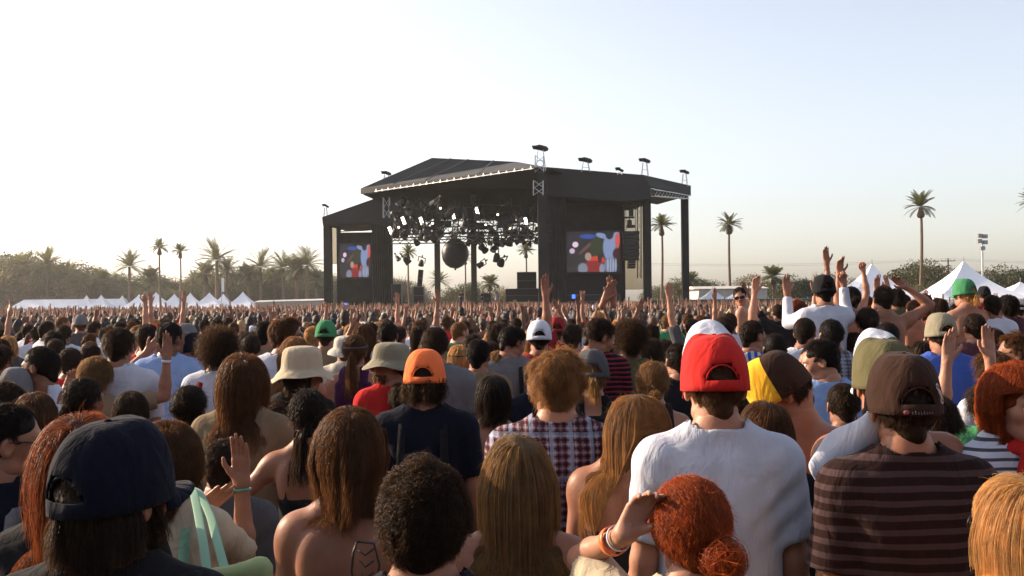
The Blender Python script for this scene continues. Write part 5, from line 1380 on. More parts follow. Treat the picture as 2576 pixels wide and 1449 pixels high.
person(14, 955, 4.3, 'dark haired person half cut off by the left edge', hair=('mop', 'dk'), top=('tee', 'brown'), sk=2)
person(38, 925, 4.9, 'person in flat grey cap by the left edge', hair=('short', 'dk'), hat=('cap', ['grey', 'grey'], K(nohole=1)), top=('tee', 'dgrey'), sk=1, hy=-30)
person(100, 868, 5.0, 'person in white tank top with slicked dark hair looking left', hair=('short', 'blk', K(L=.02)), top=('mens', 'white'), sk=2, hy=-85, face=True)
person(214, 948, 4.2, 'person with dark ponytail and black straps beside the white tees', sex='f', hair=('pony', 'blk', K(Lp=.2)), top=('tank', 'black'), sk=2, hy=20, hp=-5)
person(242, 893, 5.4, 'person with curly sandy hair, banded right forearm raised', hair=('curly', 'sand', K(L=.06)), top=('tee', 'tan'), sk=1, R=((.55, .3, .15), (.05, .05, 1), 'open'), L=((.5, .4, -.3), (-.3, .2, .8), 'relax'), extra=bands([('R', .02, 'white', .02)]))
person(178, 872, 6.6, 'person in the left crowd reaching out an open hand to the right', hair=('short', 'dk'), top=('tee', 'red'), sk=1, R=((.45, .3, .2), (.75, .1, .8), 'open'))
person(300, 820, 5.6, 'person in loose white tee with dark hair in the left crowd', hair=('short', 'dk', K(L=.05)), top=('tee', 'white'), sk=1, bw=1.1, L='hold')
person(373, 812, 7.0, 'person with neat dark hair in red shirt, hands held up front', hair=('short', 'dk'), top=('tee', 'red'), sk=0, R='clap', L='clap')
person(430, 808, 6.6, 'person in pale blue white shirt with black hair turned right', hair=('short', 'blk'), top=('long', 'lblue'), sk=3, hy=30, L='hold', R='hold', bw=1.05)
person(480, 836, 6.8, 'person in dark blue cap looking left beside the bushy hair', hair=('short', 'br'), hat=('cap', ['navy', 'navy'], K(nohole=1)), top=('tee', 'dred'), sk=1, hy=-88, face=True)
person(722, 797, 6.3, 'person in sunglasses looking right in a white tee', hair=('short', 'br', K(L=.045, th=.018)), top=('tee', 'white'), sk=1, hy=78, face=True, glasses='on')
person(742, 848, 5.8, 'person with golden brown long hair behind the cream bucket hat', sex='f', hair=('wavy', 'lb', K(L=.34)), top=('tank', 'navy'), sk=1)
person(893, 842, 6.2, 'person with brown ponytail and headband in purple top', sex='f', hair=('pony', 'br', K(Lp=.3)), hat=('band', ['dgrey']), top=('mens', 'purple'), sk=1, R='hold')
person(868, 838, 7.2, 'person with pale grey hood up', hair=('short', 'br'), top=('hoodie', 'offwhite'), hat=('bucket', ['offwhite'], K(tall=-.01)), sk=1)
person(1508, 800, 6.0, 'person in navy and red thin striped tee looking down right', hair=('short', 'dk', K(L=.045)), top=('tee', 'navy', 'thin', 'dred'), sk=1, hy=65, hp=22, face=True, L='hold')
person(1528, 822, 6.9, 'person with both bare arms stretched above the crowd', hair=('short', 'dk'), top=('tee', 'lblue'), sk=1, L=((-.08, .1, 1), (-.48, .0, 1), 'open'), R=((-.30, .1, 1), (-.10, .05, 1), 'open'), bw=1.0)
person(1356, 806, 7.0, 'person in white backwards cap and dark red shirt, arms raised', hair=('short', 'blk'), hat=('cap', ['white', 'white']), top=('tee', 'dred'), sk=1)
person(1400, 797, 9.6, 'person in round dark red cap', hair=('short', 'br'), hat=('cap', ['dred', 'dred']), top=('tee', 'dred'), sk=1)
person(1582, 796, 6.3, 'person with tall dark hair and baggy olive shirt', hair=('afro', 'dk', K(L=.07, th=.035)), top=('long', 'olive'), sk=3, bw=1.1)
person(1290, 820, 6.6, 'person looking down right in grey blue tee with dark strap', hair=('short', 'blk', K(L=.045)), top=('tee', 'grey'), sk=1, hy=55, hp=18, face=True, extra=straps('black', False, (1,), .03))
person(1705, 860, 5.6, 'person with short dark hair and black tee left of the red cap', hair=('short', 'blk'), top=('tee', 'black'), sk=1, hy=-15)
person(1640, 846, 7.2, 'small person with dark hair in black shirt with white lettering', hair=('mop', 'dk'), top=('tee', 'black'), sk=2, extra=jersey_number('PIL', .13, 'white', 1.2))
person(1894, 803, 6.9, 'person in purple and white striped jersey, looking right', hair=('short', 'dk'), top=('tee', 'blue', 'vstripes', 'white'), sk=1, hy=60, face=True)
person(2062, 848, 4.9, 'person in light blue and white shirt with red strap looking left', hair=('short', 'blk', K(L=.03)), top=('tee', 'lblue'), sk=0, hy=-80, hp=12, face=True, extra=straps('dred', False, (1,), .03))
person(2040, 872, 6.0, 'person with sunglasses behind the light blue shirt, looking left', sex='f', hair=('short', 'br'), top=('tee', 'tan'), sk=1, hy=-85, face=True, glasses='on')
person(2366, 788, 6.0, 'person in bright blue tee and khaki cap', hair=('short', 'dk'), hat=('cap', ['khaki', 'khaki']), top=('tee', 'blue'), sk=1, bw=1.05)
person(2485, 950, 4.0, 'person in green with both hands raised wide near the right side', hair=('mop', 'dk'), top=('tee', 'green'), sk=0, L=((-.05, .75, .50), (-.16, .1, 1), 'open'), R=((-.1, .75, .55), (-.05, .1, 1), 'open'), palm=1)
person(2350, 985, 3.7, 'person with dark hair just behind the brown cap', hair=('mop', 'dk'), top=('tee', 'brown'), sk=1)
person(2555, 835, 5.2, 'person in glasses near the right edge looking left', hair=('short', 'br', K(L=.05)), top=('tee', 'offwhite'), sk=1, hy=-70, face=True, glasses='on')
person(2025, 797, 7.2, 'person with short brown hair turned right behind white shirt', hair=('short', 'dk'), top=('tee', 'white'), sk=1, hy=35)
person(2090, 800, 6.6, 'dark haired person in pale grey shirt below the white shirted rider', hair=('short', 'blk'), top=('tee', 'grey', 'plaid', 'dgrey'), sk=2)
person(2150, 835, 7.4, 'person with long dark hair below the bare back figure', sex='f', hair=('long', 'dk', K(L=.3)), top=('tank', 'dred'), sk=1)
person(2232, 808, 6.5, 'person with shaved dark head beside cream cap', hair=('crop', 'blk'), top=('tee', 'dred'), sk=2, hy=20)
person(2203, 812, 7.4, 'person in cream patterned cap', hair=('short', 'br'), hat=('cap', ['cream', 'cream']), top=('tee', 'pink'), sk=1)
person(1765, 838, 6.8, 'person with dark hair between the red cap and striped jersey', hair=('short', 'dk'), top=('tee', 'offwhite'), sk=1)
person(1948, 835, 6.3, 'dark haired person right of the striped jersey', hair=('crop', 'blk'), top=('tee', 'black'), sk=4)
person(665, 805, 8.5, 'person with dark hair and tan shirt left of the sunglasses', hair=('short', 'blk'), top=('tee', 'tan'), sk=1)
person(632, 840, 7.4, 'person with dark hair behind the golden haired one', hair=('short', 'dk'), top=('tee', 'blue'), sk=1)
person(975, 806, 8.2, 'person with rounded dark hair in grey top above the bucket hat', hair=('short', 'blk'), top=('tee', 'dgrey'), sk=2)
person(915, 812, 8.0, 'person with long brown hair above the purple top', sex='f', hair=('long', 'br', K(L=.28)), top=('tank', 'white'), sk=1)
person(820, 806, 8.8, 'person in dark green cap in the middle distance', hair=('short', 'dk'), hat=('cap', ['green', 'green']), top=('tee', 'tan'), sk=1)
person(1440, 812, 8.0, 'person in dark red jersey with one arm straight up', hair=('short', 'dk'), top=('tee', 'dred'), sk=1, L=((.2, .1, 1), (.05, 0, 1), 'open'))
person(2300, 900, 5.2, 'person with wavy brown hair to the right of the brown cap', sex='f', hair=('wavy', 'br', K(L=.3)), top=('tee', 'dred'), sk=1)
person(2500, 880, 4.9, 'person in white top with dark hair behind the raised hands', hair=('mop', 'br'), top=('tee', 'white'), sk=1, hy=-20)
person(1350, 905, 5.6, 'person in dark vest left of the plaid shirt', hair=('short', 'dk'), top=('tee', 'navy'), sk=1)
person(1010, 960, 5.0, 'person in dark green top behind the long brown hair', hair=('short', 'dk'), top=('tee', 'olive'), sk=1)
person(700, 1000, 4.5, 'person with dark hair left of the ponytail', hair=('mop', 'dk'), top=('tee', 'black'), sk=2)
person(330, 985, 4.6, 'person with bare arms behind the navy cap', sex='f', hair=('wavy', 'dk', K(L=.2)), top=('strap', 'black'), sk=2)
person(90, 985, 3.9, 'person with dark brown hair and bare shoulders near the left edge', sex='f', hair=('bob', 'br', K(L=.15)), top=('tank', 'plum'), sk=2)
person(560, 1100, 3.3, 'person in dark top between the tan shirt and the navy cap', hair=('short', 'dk'), top=('tee', 'dgrey'), sk=1)
person(2120, 960, 4.2, 'person with hair in shade left of the olive cap', hair=('short', 'dk'), top=('tee', 'tan'), sk=2)
person(1830, 960, 4.4, 'person in green shirt hidden behind the red cap', hair=('mop', 'dk'), top=('tee', 'olive'), sk=2)
# riders on shoulders and tall figures on the right
def rider(u, v, d, label, **k):
    k.setdefault('sit', True); s = k.pop('s', 1.0); base = at(u, v, d)[2]-1.755*s
    r = person(u, v, d, label, 'people sitting on shoulders', base=base, s=s, **k)
    person(u+random.uniform(-3, 3), HZ+FPX*(HC-(base+.93*s-.02+.24))/(d+.16)-(u-CX)*math.sin(ROLL), d+.16, 'person carrying the rider: '+label.replace('person ', '')[:60].rsplit(' ', 1)[0], 'people carrying riders', L='up' if False else ((.1, .6, .1), (0, -.3, 1), 'relax'), R=((.1, .6, .1), (0, -.3, 1), 'relax'), top=('tee', 'dgrey'))
    return r
rider(2072, 692, 8.0, 'person in long white shirt and black cap, arms raised, high over the crowd', hair=('short', 'blk'), hat=('cap', ['black', 'black']), top=('long', 'white'), sk=1, L=((.12, .6, -.12), (.02, .1, 1), 'open'), R=((.2, .6, .05), (-.05, .1, 1), 'fist'), bw=1.05)
rider(2140, 720, 9.0, 'person with dark updo and tan open back', sex='f', hair=('bun', 'blk', K()), top=('halter', 'black'), sk=1, L='up')
rider(2222, 716, 8.2, 'shirtless person with broad pale back, arms overhead', hair=('short', 'dk', K(L=.04)), top=('none',), sk=1, L=((.40, .3, .35), (-.1, .1, 1), 'relax'), R=((.8, .2, .45), (-.85, .2, .7), 'relax'), bw=1.1)
rider(2425, 702, 9.0, 'person in green cap with blonde ponytail and bare back', sex='f', hair=('pony', 'bl', K(Lp=.1)), hat=('cap', ['green', 'green']), top=('halter', 'tan'), sk=0, hy=-25)
rider(1862, 722, 12.0, 'shirtless person in sunglasses leaning left above the far crowd', hair=('short', 'dk'), top=('none',), sk=0, hy=-100, yaw=-60, hp=10, face=True, glasses='on', lean=12, L='hold', R='hold')
person(2178, 742, 11.0, 'person with brown ponytail behind the tan open back', 'people standing higher on the right', sex='f', hair=('pony', 'br'), top=('mens', 'grey'), sk=0, base=.35, R='bent')
person(2098, 748, 12.5, 'person with both hands clasped overhead behind the white shirted rider', 'people standing higher on the right', hair=('short', 'dk'), top=('tee', 'tan'), sk=0, base=.45, L=((.2, .2, 1), (-.3, .1, 1), 'relax'), R=((.2, .2, 1), (-.3, .1, 1), 'relax'))
person(2402, 764, 12.0, 'person with black hair in dark top left of the green cap', 'people standing higher on the right', hair=('short', 'blk'), top=('tee', 'black'), sk=2, base=.25)
person(2560, 752, 12.0, 'person in pale cap at the far right edge under the tents', 'people standing higher on the right', hair=('short', 'dk'), hat=('cap', ['offwhite', 'offwhite']), top=('tee', 'dred'), sk=1, base=.3)
person(1988, 790, 9.5, 'person with dark hair and open right hand high below the short palm', 'people standing higher on the right', hair=('short', 'dk'), top=('tee', 'dred'), sk=0, base=.1, R=((.3, .1, .9), (.1, .1, 1), 'open'))
person(2128, 728, 9.8, 'shirtless person with dark hair and fist up beside the white shirted rider', 'people standing higher on the right', hair=('short', 'dk'), top=('none',), sk=0, base=.5, R=((.3, .2, .8), (-.1, .1, 1), 'fist'))
person(2300, 752, 9.5, 'person with pale bare back just left of the long red brown hair', 'people standing higher on the right', hair=('short', 'br'), top=('none',), sk=1, base=.25, L=((.6, .2, .4), (-.1, .1, 1), 'open'))
person(2180, 772, 8.0, 'person with bare shoulders and black top under the shirtless back', 'people standing higher on the right', sex='f', hair=('bun', 'dk'), top=('strap', 'black'), sk=1, base=.05)
person(2450, 786, 7.6, 'person in plum shirt with dark hair below the green cap', 'people standing higher on the right', hair=('short', 'dk'), top=('tee', 'plum'), sk=1, base=.1)
person(2325, 737, 11.5, 'person with long straight red brown hair on the raised area', 'people standing higher on the right', sex='f', hair=('long', 'aub', K(L=.45)), top=('tank', 'dred'), sk=1, base=.42)
person(2362, 748, 10.5, 'person with dark hair next to the long red brown hair', 'people standing higher on the right', sex='f', hair=('bob', 'dk'), top=('tee', 'dred'), sk=1, base=.3)
person(2495, 740, 9.0, 'person in white tee with dark hair under the largest tent', 'people standing higher on the right', hair=('short', 'dk'), top=('tee', 'white'), sk=2, base=.35)
person(2535, 738, 9.6, 'person with black curly hair right of the white tee', 'people standing higher on the right', hair=('curly', 'blk'), top=('tee', 'plum'), sk=3, base=.35)
person(2475, 720, 14.0, 'small person in dark cap below the largest tent peak', 'people standing higher on the right', hair=('short', 'dk'), hat=('cap', ['black', 'black']), top=('tee', 'dred'), sk=2, base=.5)
person(2255, 722, 10.0, 'person with dark curly hair beside the shirtless back', 'people standing higher on the right', hair=('mop', 'blk'), top=('tee', 'olive'), sk=2, base=.5)
person(2272, 738, 12.0, 'person with dark bob right of the shirtless back', 'people standing higher on the right', sex='f', hair=('bob', 'dk'), top=('tee', 'dred'), sk=1, base=.45)
person(2005, 752, 8.6, 'person with reddish short hair and one arm raised on the right', 'people standing higher on the right', hair=('short', 'aub'), top=('tee', 'black'), sk=0, base=.22, L=((.55, .1, .3), (-.12, .05, 1), 'relax'))
person(1958, 764, 13.0, 'person reaching one arm diagonally left behind the sunglasses rider', 'people standing higher on the right', hair=('short', 'dk'), top=('tee', 'black'), sk=2, base=.2, L=((.5, .1, .7), (.45, 0, .9), 'open'))
person(1742, 800, 10.5, 'person stretching one arm up right of the stage column', hair=('short', 'dk'), top=('tee', 'dgrey'), sk=0, L=((.25, .1, .9), (.1, 0, 1), 'open'))
person(972, 800, 15.0, 'person in pink waving one arm high before the left wing', hair=('short', 'br'), top=('tee', 'pink'), sk=0, R=((.1, .1, 1), (0, 0, 1), 'open'))
person(333, 806, 13.0, 'person holding one thin arm up before the left tents', hair=('short', 'br'), top=('tee', 'offwhite'), sk=0, R=((.1, .1, 1), (0, 0, 1), 'fist'))
person(420, 800, 14.0, 'person in bright orange red shirt with both arms up on the left', hair=('short', 'br'), top=('tee', 'orange'), sk=0, R='up', L='up')

# ------------------------------------------------------------------ things people carry
def loft(name, rows, mat, parent, thick=.012):
    n = len(rows[0]); V = np.array(rows, float).reshape(-1, 3); Q = [(i*n+j, i*n+j+1, (i+1)*n+j+1, (i+1)*n+j) for i in range(len(rows)-1) for j in range(n-1)]
    o = mk(name, V, Q, mat, parent); md = o.modifiers.new('thick', 'SOLIDIFY'); md.thickness = thick; md2 = o.modifiers.new('smooth', 'SUBSURF'); md2.levels = 1; md2.render_levels = 2; return o
bx, by, bz = at(552, 1425, 2.2)
r = empty('tote_bag', (bx, by, bz-.34), label='pale green cloth tote bag with long mint handles at the lower left', cat='bag')
mb = Field((-.22, -.08, -.05), (.22, .08, .42), .012).run([cap((-.11, 0, .04), (-.09, 0, .30), .035, .022, k=.05), cap((.11, 0, .04), (.09, 0, .33), .035, .022, k=.05), cap((-.09, 0, .30), (.09, 0, .335), .022, k=.03), cap((-.1, 0, .2), (.1, 0, .22), .04, k=.06), cap((-.1, 0, .06), (.1, 0, .06), .045, k=.05), cap((-.1, 0, .13), (.1, 0, .13), .04, k=.05)])
V, Q = mb.mesh(); mk('pouch', V, Q, plain('tote_cloth', (.26, .33, .15), .85, scale=6), r)
org = np.array((bx, by, bz-.34))
for pts in ([(474, 1225, 2.62), (488, 1240, 2.52), (500, 1300, 2.4), (512, 1370, 2.28), (524, 1462, 2.18)], [(474, 1225, 2.64), (500, 1236, 2.6), (530, 1300, 2.45), (548, 1370, 2.3), (574, 1462, 2.18)]):
    P = np.array([at(*q) for q in pts])-org; kk = np.linspace(0, 4, 13); P = np.stack([np.interp(kk, range(5), P[:, i_]) for i_ in range(3)], 1); wv = np.array((.012, 0, 0)); loft('handle', [[p-wv, p+wv] for p in P], plain('mint_webbing', CLOTH['mint'], .8), r, .004)
p = Vector(at(2140, 1110, 2.85)); r = empty('towel', tuple(p), label='white cloth draped diagonally over the bare shoulder behind the striped tee', cat='towel')
rows = []
for i in range(8):
    k = i/7; cxp = .13-.25*k; czp = .10-.17*k-.03*k*k; wv = .045+.01*math.sin(i*1.7)
    rows.append([(cxp-wv*.6, -.03-.02*math.sin(i), czp+wv), (cxp-.01, -.055-.01*math.cos(i*2), czp+.01), (cxp+wv*.5, -.035, czp-wv*.9), (cxp+wv*.9, -.0, czp-wv*1.4)])
loft('cloth', rows, fabric('white'), r, .014)

# ------------------------------------------------------------------ the middle crowd: people copied from a few bodies
LIB = []
lib_specs = [
 K(hair=('short', 'dk')), K(hair=('short', 'dk'), L='up', R='up'), K(hair=('short', 'dk', K(L=.05, th=.02)), R='up'), K(hair=('mop', 'dk'), hy=25), K(hair=('crop', 'dk'), L='clap', R='clap'),
 K(hair=('curly', 'dk'), hy=-30), K(hair=('short', 'dk'), hat=('cap', ['grey', 'grey'], K(nohole=1)), hy=-20), K(hair=('short', 'dk'), hat=('cap', ['grey', 'grey'], K(nohole=1)), L='bent'),
 K(sex='f', hair=('long', 'dk', K(L=.3)), top=('tank', 'grey')), K(sex='f', hair=('long', 'dk', K(L=.34)), L='up', R='upin', top=('mens', 'grey')), K(sex='f', hair=('pony', 'dk'), top=('tank', 'grey')), K(sex='f', hair=('bob', 'dk'), hy=20), K(sex='f', hair=('wavy', 'dk', K(L=.3)), top=('tank', 'grey'), R='phone'),
 K(sex='f', hair=('bun', 'dk'), top=('mens', 'grey'), hy=-15), K(hair=('short', 'dk'), top=('none',), R='fist'), K(hair=('short', 'dk'), L='wide', R='wide'), K(hair=('short', 'dk'), hy=60, face=True), K(hair=('afro', 'dk', K(L=.07, th=.03)))]
desc = ['neat {h} hair, {t} tee', '{h} hair, {t} tee, arms up', 'thick {h} hair, {t} tee, arm up', 'shaggy {h} hair, {t} tee', 'cropped {h} hair, {t} tee, clapping', 'curly {h} hair, {t} tee', '{c} cap and {t} tee', '{c} cap, {t} tee, arm raised',
        'long {h} hair and {t} tank top', 'long {h} hair, {t} top, arms up', '{h} ponytail and {t} tank top', '{h} bob and {t} tee', 'wavy {h} hair, {t} tank top', '{h} bun and {t} top', 'bare back, {h} hair, fist raised', 'short {h} hair, {t} tee, arms spread', '{h} hair, {t} tee, looking right', 'bushy {h} hair and {t} tee']
for q in lib_specs:
    q = dict(q); q['d'] = 9.0; q['seed'] = 900+len(LIB); r, _, _, _, t = make_person(q); LIB.append([r, 0, t])
PAL = [('white', 'white', 26), ('grey', 'grey', 10), ('black', 'black', 16), ('dgrey', 'charcoal', 8), ('dred', 'dark red', 9), ('red', 'red', 5), ('navy', 'navy', 9), ('tan', 'tan', 7), ('olive', 'olive', 6), ('lblue', 'light blue', 4), ('offwhite', 'off white', 7), ('blue', 'blue', 4), ('plum', 'plum', 4), ('green', 'green', 3), ('pink', 'pink', 3), ('brown', 'brown', 4)]
HP = [('blk', 'black', 24), ('dk', 'dark brown', 34), ('br', 'brown', 22), ('lb', 'light brown', 10), ('bl', 'blonde', 6), ('aub', 'auburn', 4)]
CP = [('white', 'white', 4), ('navy', 'navy', 4), ('black', 'black', 4), ('khaki', 'khaki', 3), ('dred', 'dark red', 2), ('grey', 'grey', 2)]
def pick(L, r): return r.choices(L, [x[-1] for x in L])[0]
rr = random.Random(5)
def swap(o, mat):
    o.material_slots[0].link = 'OBJECT'; o.material_slots[0].material = mat
def zone(u):
    for lim, nm in ((140, 'at the far left edge'), (330, 'below the marquee'), (480, 'below the left tents'), (640, 'below the rightmost left tent'), (800, 'just left of the stage'), (940, 'below the left screen'), (1090, 'below the left mast'), (1200, 'below the black ball'), (1370, 'below the right mast'), (1450, 'below the corner tower'), (1580, 'below the right screen'), (1680, 'below the big loudspeaker'), (1800, 'below the last column'), (1950, 'below the middle slim palm'), (2130, 'below the raised white shirt'), (2320, 'below the pale shirtless back'), (2480, 'below the tallest palm'), (9999, 'below the largest tent')):
        if u < lim: return nm
taken = {}; N_AUTO = 300-len(PLACED); cnt = 0; tries = 0; cand = []
y = 7.2
while y < 30 and len(cand) < 900:
    step = .74
    for x in np.arange(-.56*y-.3, .56*y+.4, step):
        cand.append((x+rr.uniform(-.17, .17), y+rr.uniform(-.18, .18)))
    y += .78
pl = list(PLACED)
for x, y in cand:
    if cnt >= N_AUTO: break
    if min((x-a)**2+(y-b)**2 for a, b in pl) < .42**2: continue
    # keep sight lines to the described people behind
    if any(b > y and b < 9.5 and b-y < 2.0 and abs(a-x*b/y) < .30 for a, b in PLACED): continue
    i = rr.choices(range(len(LIB)), [26, 1, 3, 6, 7, 2, 6, 1, 9, .6, 8, 7, 2, 7, 1.5, 1, 9, 1])[0]
    if y < 11 and i in (1, 2, 7, 9, 12, 14, 15): i = rr.choice([0, 3, 8, 11])
    r0, usedn, t = LIB[i]
    o = r0 if usedn == 0 else copy_tree(r0); LIB[i][1] += 1
    hk, hn, _ = pick(HP, rr); tk, tn, _ = pick(PAL, rr); ck, cn, _ = pick(CP, rr); sk = rr.choices(range(5), [22, 34, 24, 13, 5])[0]
    kids = TREE[r0] if r0 in TREE and o is not r0 else None
    for ch in o.children if o is r0 else [c for c in bpy.data.objects[-12:] if c.parent == o]:
        nm = ch.name.split('.')[0]
        if nm == 'body': swap(ch, skin(sk))
        elif nm == 'hair': swap(ch, hairmat(hk))
        elif nm in ('shirt', 'tank_top', 'strappy_top'): swap(ch, fabric(tk))
        elif nm == 'trousers': swap(ch, fabric(rr.choice(['denim', 'black', 'khaki', 'dgrey'])))
        elif nm == 'cap':
            for s_ in ch.material_slots: s_.link = 'OBJECT'; s_.material = fabric(ck)
    if o is r0: TREE[r0] = list(r0.children)
    H = rr.gauss(1.72 if 'sex' not in lib_specs[i] else 1.64, .065); H = min(1.90, max(1.52, H)); s = H/1.75
    o.location = (x, y, 0); o.scale = (s, s, s); o.rotation_euler = (0, 0, rr.gauss(0, .42)+x/60)
    lab = 'person with '+desc[i].format(h=hn, t=tn, c=cn)+' '+zone(x/y*FPX+CX)
    if i == 6 or i == 7: lab = lab.replace('person with', 'person in')
    tag(o, lab, 'person'); taken.setdefault(lab, []).append(o)
    pl.append((x, y)); cnt += 1
for lab, os_ in taken.items():
    if len(os_) > 1:
        os_.sort(key=lambda o: o.location.y)
        names = ['nearest', 'farther', 'farthest', 'rearmost', 'last']
        for o, nm in zip(os_, names): o['label'] = lab+', '+nm
YMAX = max(b for a, b in pl[len(PLACED):]) if cnt else 16
print('PEOPLE', len(PLACED), cnt, YMAX)

# ------------------------------------------------------------------ the rest of the crowd as one mass
def lowp(fine, arms, long_hair, r):
    parts = []
    def tube(pts, rs, n, role):
        m = MB(); m.path(pts, rs, n)
        V = np.concatenate(m.V); Q = np.concatenate(m.Q); parts.append((V, Q, role))
    n = 10 if fine else 6
    tube([(0, 0, .75), (0, 0, .95), (0, 0, 1.15), (0, 0, 1.35), (0, 0, 1.44), (0, -.01, 1.50)], [.165, .16, .15, .19, .15, .05], n, 2)
    parts[-1][0][:, 1] *= .62; parts[-1][0][:, 0] *= 1.12
    tube([(0, -.01, 1.42), (0, 0, 1.58)], [.055, .052], 6, 0)
    V, Q = uvell(V3(0, .02, 1.62), (.074, .092, .112), np.eye(3), 10 if fine else 7, 8 if fine else 5); parts.append((V, Q, 0))
    hs = .11 if r.random() < .75 else .12
    V, Q = uvell(V3(0, -.012, 1.655), (.086, .102, hs), np.eye(3), 12 if fine else 7, 8 if fine else 5); parts.append((V+r.normal(0, .004, V.shape), Q, 1))
    V, Q = uvell(V3(0, -.055, 1.59), (.070, .052, .075), np.eye(3), 8 if fine else 6, 6 if fine else 4); parts.append((V, Q, 1))
    if long_hair: tube([(0, -.05, 1.66), (0, -.085, 1.50), (0, -.11, 1.30)], [.08, .09, .05], 7, 1)
    for s_, a in zip((-1, 1), arms):
        sh = V3(s_*.19, -.01, 1.42)
        U, Fo = {'down': ((.12, 0, -1), (0, .3, -1)), 'up': ((.25, .1, 1), (-.05, .1, 1)), 'bent': ((.8, .2, .4), (-.2, .1, 1)), 'fwd': ((.1, .8, .2), (-.2, .5, 1))}[a]
        U = unit((U[0]*s_, U[1], U[2])); Fo = unit((Fo[0]*s_, Fo[1], Fo[2])); el = sh+U*.28; wr = el+Fo*.25
        tube([sh, sh+U*.16, ], [.066, .062], 6, 2); tube([sh+U*.12, el, el+Fo*.08, wr], [.046, .04, .042, .027], 6 if fine else 4, 0)
        if a != 'down':
            tube([wr, wr+Fo*.05, wr+Fo*.10], [.026, .040, .032], 6 if fine else 4, 0); parts[-1][0][:, 1] = (parts[-1][0][:, 1]-wr[1])*.6+wr[1]
            for k in range(-1, 2) if not fine else (-1.5, -.5, .5, 1.5): tube([wr+Fo*.08+V3(k*.02, 0, 0), wr+Fo*.185+V3(k*.03, 0, 0)], [.010 if fine else .013, .008], 4, 0)
    return joinm(parts)
r_ = np.random.default_rng(77)
def mass(fine, pts, name, label):
    vs = []
    AR = [('down', 'down'), ('down', 'down'), ('down', 'down'), ('down', 'up'), ('up', 'up'), ('bent', 'down'), ('fwd', 'fwd'), ('down', 'bent'), ('up', 'down'), ('bent', 'bent')]
    for i in range(20):
        V, Q, M = lowp(fine, AR[i % 10], i % 4 == 1, r_); role = np.zeros(len(V), int); role[Q.ravel()] = np.repeat(M, 4); vs.append((V, Q, role))
    Vs, Qs, Cs = [], [], []; n = 0
    for x, y in pts:
        wv = np.array([20, 18, 18, .35, .2, 1.2, 4, .8, .25, .6]) if y < 38 else np.array([12, 10, 10, 2, 2, 4, 4, 3, 2, 3]) if y < 65 else np.array([4, 3, 3, 6, 7, 6, 3, 5, 5, 6])
        i = int(r_.choice(10, p=wv/wv.sum()))+10*int(r_.integers(0, 2)); V, Q, role = vs[i]
        a = r_.normal(0, .35); s = np.clip(r_.normal(.965, .042), .86, 1.08); c, sn = math.cos(a), math.sin(a)
        W = V@np.array([[c, sn, 0], [-sn, c, 0], [0, 0, 1]])*s+V3(x, y, 0)
        sk = np.array(SKINS[int(r_.choice(5, p=[.28, .34, .22, .12, .04]))]); hk = np.array(HAIRC[pick(HP, rr)[0]])*1.2; tk = np.array(CLOTH[pick(PAL, rr)[0]])
        if r_.random() < .12: hk = np.array(CLOTH[pick(CP, rr)[0]])
        if r_.random() < .10: tk = sk
        Cs.append(np.array([sk, hk, tk])[role]); Vs.append(W); Qs.append(Q+n); n += len(V)
    if 'crowd_mat' not in MATS:
        mm, n_, l_, b_ = newmat('crowd_mat'); a_ = n_.new('ShaderNodeAttribute'); a_.attribute_name = 'Col'; l_.new(a_.outputs['Color'], b_.inputs['Base Color']); b_.inputs['Roughness'].default_value = .65
        tr = n_.new('ShaderNodeBsdfTranslucent'); l_.new(a_.outputs['Color'], tr.inputs[0]); mx = n_.new('ShaderNodeMixShader'); mx.inputs[0].default_value = .12; l_.new(b_.outputs[0], mx.inputs[1]); l_.new(tr.outputs[0], mx.inputs[2]); l_.new(mx.outputs[0], n_['Material Output'].inputs[0]); MATS['crowd_mat'] = mm
    o = mk(name, np.concatenate(Vs), np.concatenate(Qs), MATS['crowd_mat'], None, col=np.concatenate(Cs)); tag(o, label, 'crowd', kind='stuff')
def region(y0, y1, step):
    P = []; y = y0
    while y < y1:
        for x in np.arange(-.58*y-1, .58*y+1, step):
            X, Y = x+r_.uniform(-.28, .28)*step/.7, y+r_.uniform(-.3, .3)*step/.7
            if X > .29*Y and Y > 60: continue
            if X > 4 and Y > 84: continue
            if X > -22 and Y > 86: continue
            if X <= -22 and Y > 104: continue
            P.append((X, Y))
        y += step
    return P
P1_ = [p for p in region(YMAX+.35, 34, .74)]; P1_ += [(x+r_.uniform(-.2, .2), y+r_.uniform(-.2, .2)) for y in np.arange(-13, 0, .75) for x in np.arange(-14, 14, .75) if abs(x) > .8 or y < -.7]  # rows behind the camera are unseen, added to shade the backs in view
P1_ += [(s_*(x+.58*y), y+.3) for y in np.arange(0, 30, .8) for x in np.arange(1.2, 8, .8) for s_ in (-1, 1)]  # unseen people added beyond both sides of the view, also for shade
mass(True, P1_, 'crowd', 'dense mass of people from the middle distance towards the stage, many arms up')
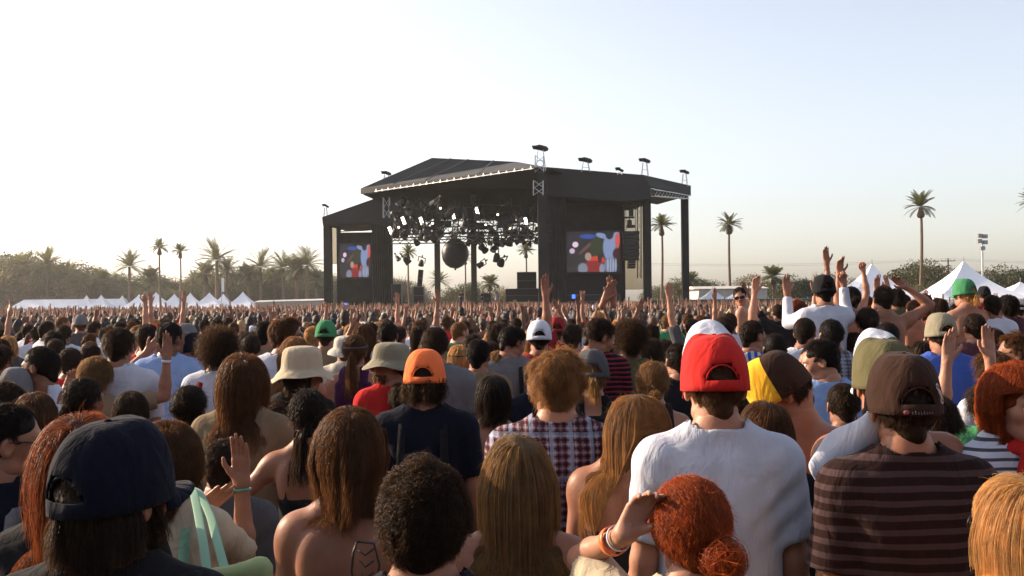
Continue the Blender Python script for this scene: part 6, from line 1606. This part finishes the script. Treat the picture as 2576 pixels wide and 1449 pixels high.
P2_ = region(34, 128, .84); mass(False, P2_, 'crowd', 'far crowd packed before the stage as a band of tiny heads and raised hands')
print('MASS', len(P1_), len(P2_))
# unseen tree belt added behind the viewpoint to block low sky light
r2_ = np.random.default_rng(9); a_ = r2_.uniform(-PI*.98, -.02*PI, 26000); q_ = r2_.uniform(26, 40, 26000)
z_ = r2_.uniform(0, 1, 26000)**.8*(12.5+2.5*np.sin(a_*9)+1.5*np.sin(a_*23)); V, Q = leaves(np.stack([q_*np.cos(a_), q_*np.sin(a_)-4, z_], 1), .62, r2_)
tag(mk('woods', V, Q, LEAF[1], None, attr=np.full(len(V), 1.0), smooth=False), 'dark belt of trees closing the field behind the viewpoint', 'trees', kind='stuff')
# musicians on the deck
for i, (u, y, t_, L_, R_, lab) in enumerate([(1101, 95, 'plum', 'hold', 'hold', 'tiny musician in dark plum clothes by the left mast'), (1160, 96, 'dgrey', 'hold', 'hold', 'tiny musician in grey under the black ball'), (1250, 97, 'white', 'hold', 'up', 'tiny musician in white left of the equipment stack'), (1215, 99, 'black', 'hold', 'hold', 'tiny musician in black right of the right mast')]):
    r, *_ = make_person(K(d=14, top=('tee', t_), L=L_, R=R_, yaw=180, seed=50+i)); r.location = (at(u, 760, y)[0], y, 1.55); r.rotation_euler = (0, 0, PI+.2*i); tag(r, lab, 'person', 'musicians on the stage')
# ------------------------------------------------------------------ haze
hb_ = MB(); hb_.box((-420, -50, -1), (420, 520, 48))
hz_m = bpy.data.materials.new('haze'); hz_m.use_nodes = True; n_ = hz_m.node_tree.nodes; n_.clear()
pv = n_.new('ShaderNodeVolumePrincipled'); pv.inputs['Color'].default_value = (.95, .93, .9, 1); pv.inputs['Density'].default_value = .00026; pv.inputs['Anisotropy'].default_value = .45
ou = n_.new('ShaderNodeOutputMaterial'); hz_m.node_tree.links.new(pv.outputs[0], ou.inputs['Volume'])
tag(hb_.build('haze', hz_m), kind='stuff')

for r0, usedn, t in LIB:
    if usedn == 0:
        for c in list(r0.children_recursive): bpy.data.objects.remove(c)
        bpy.data.objects.remove(r0)
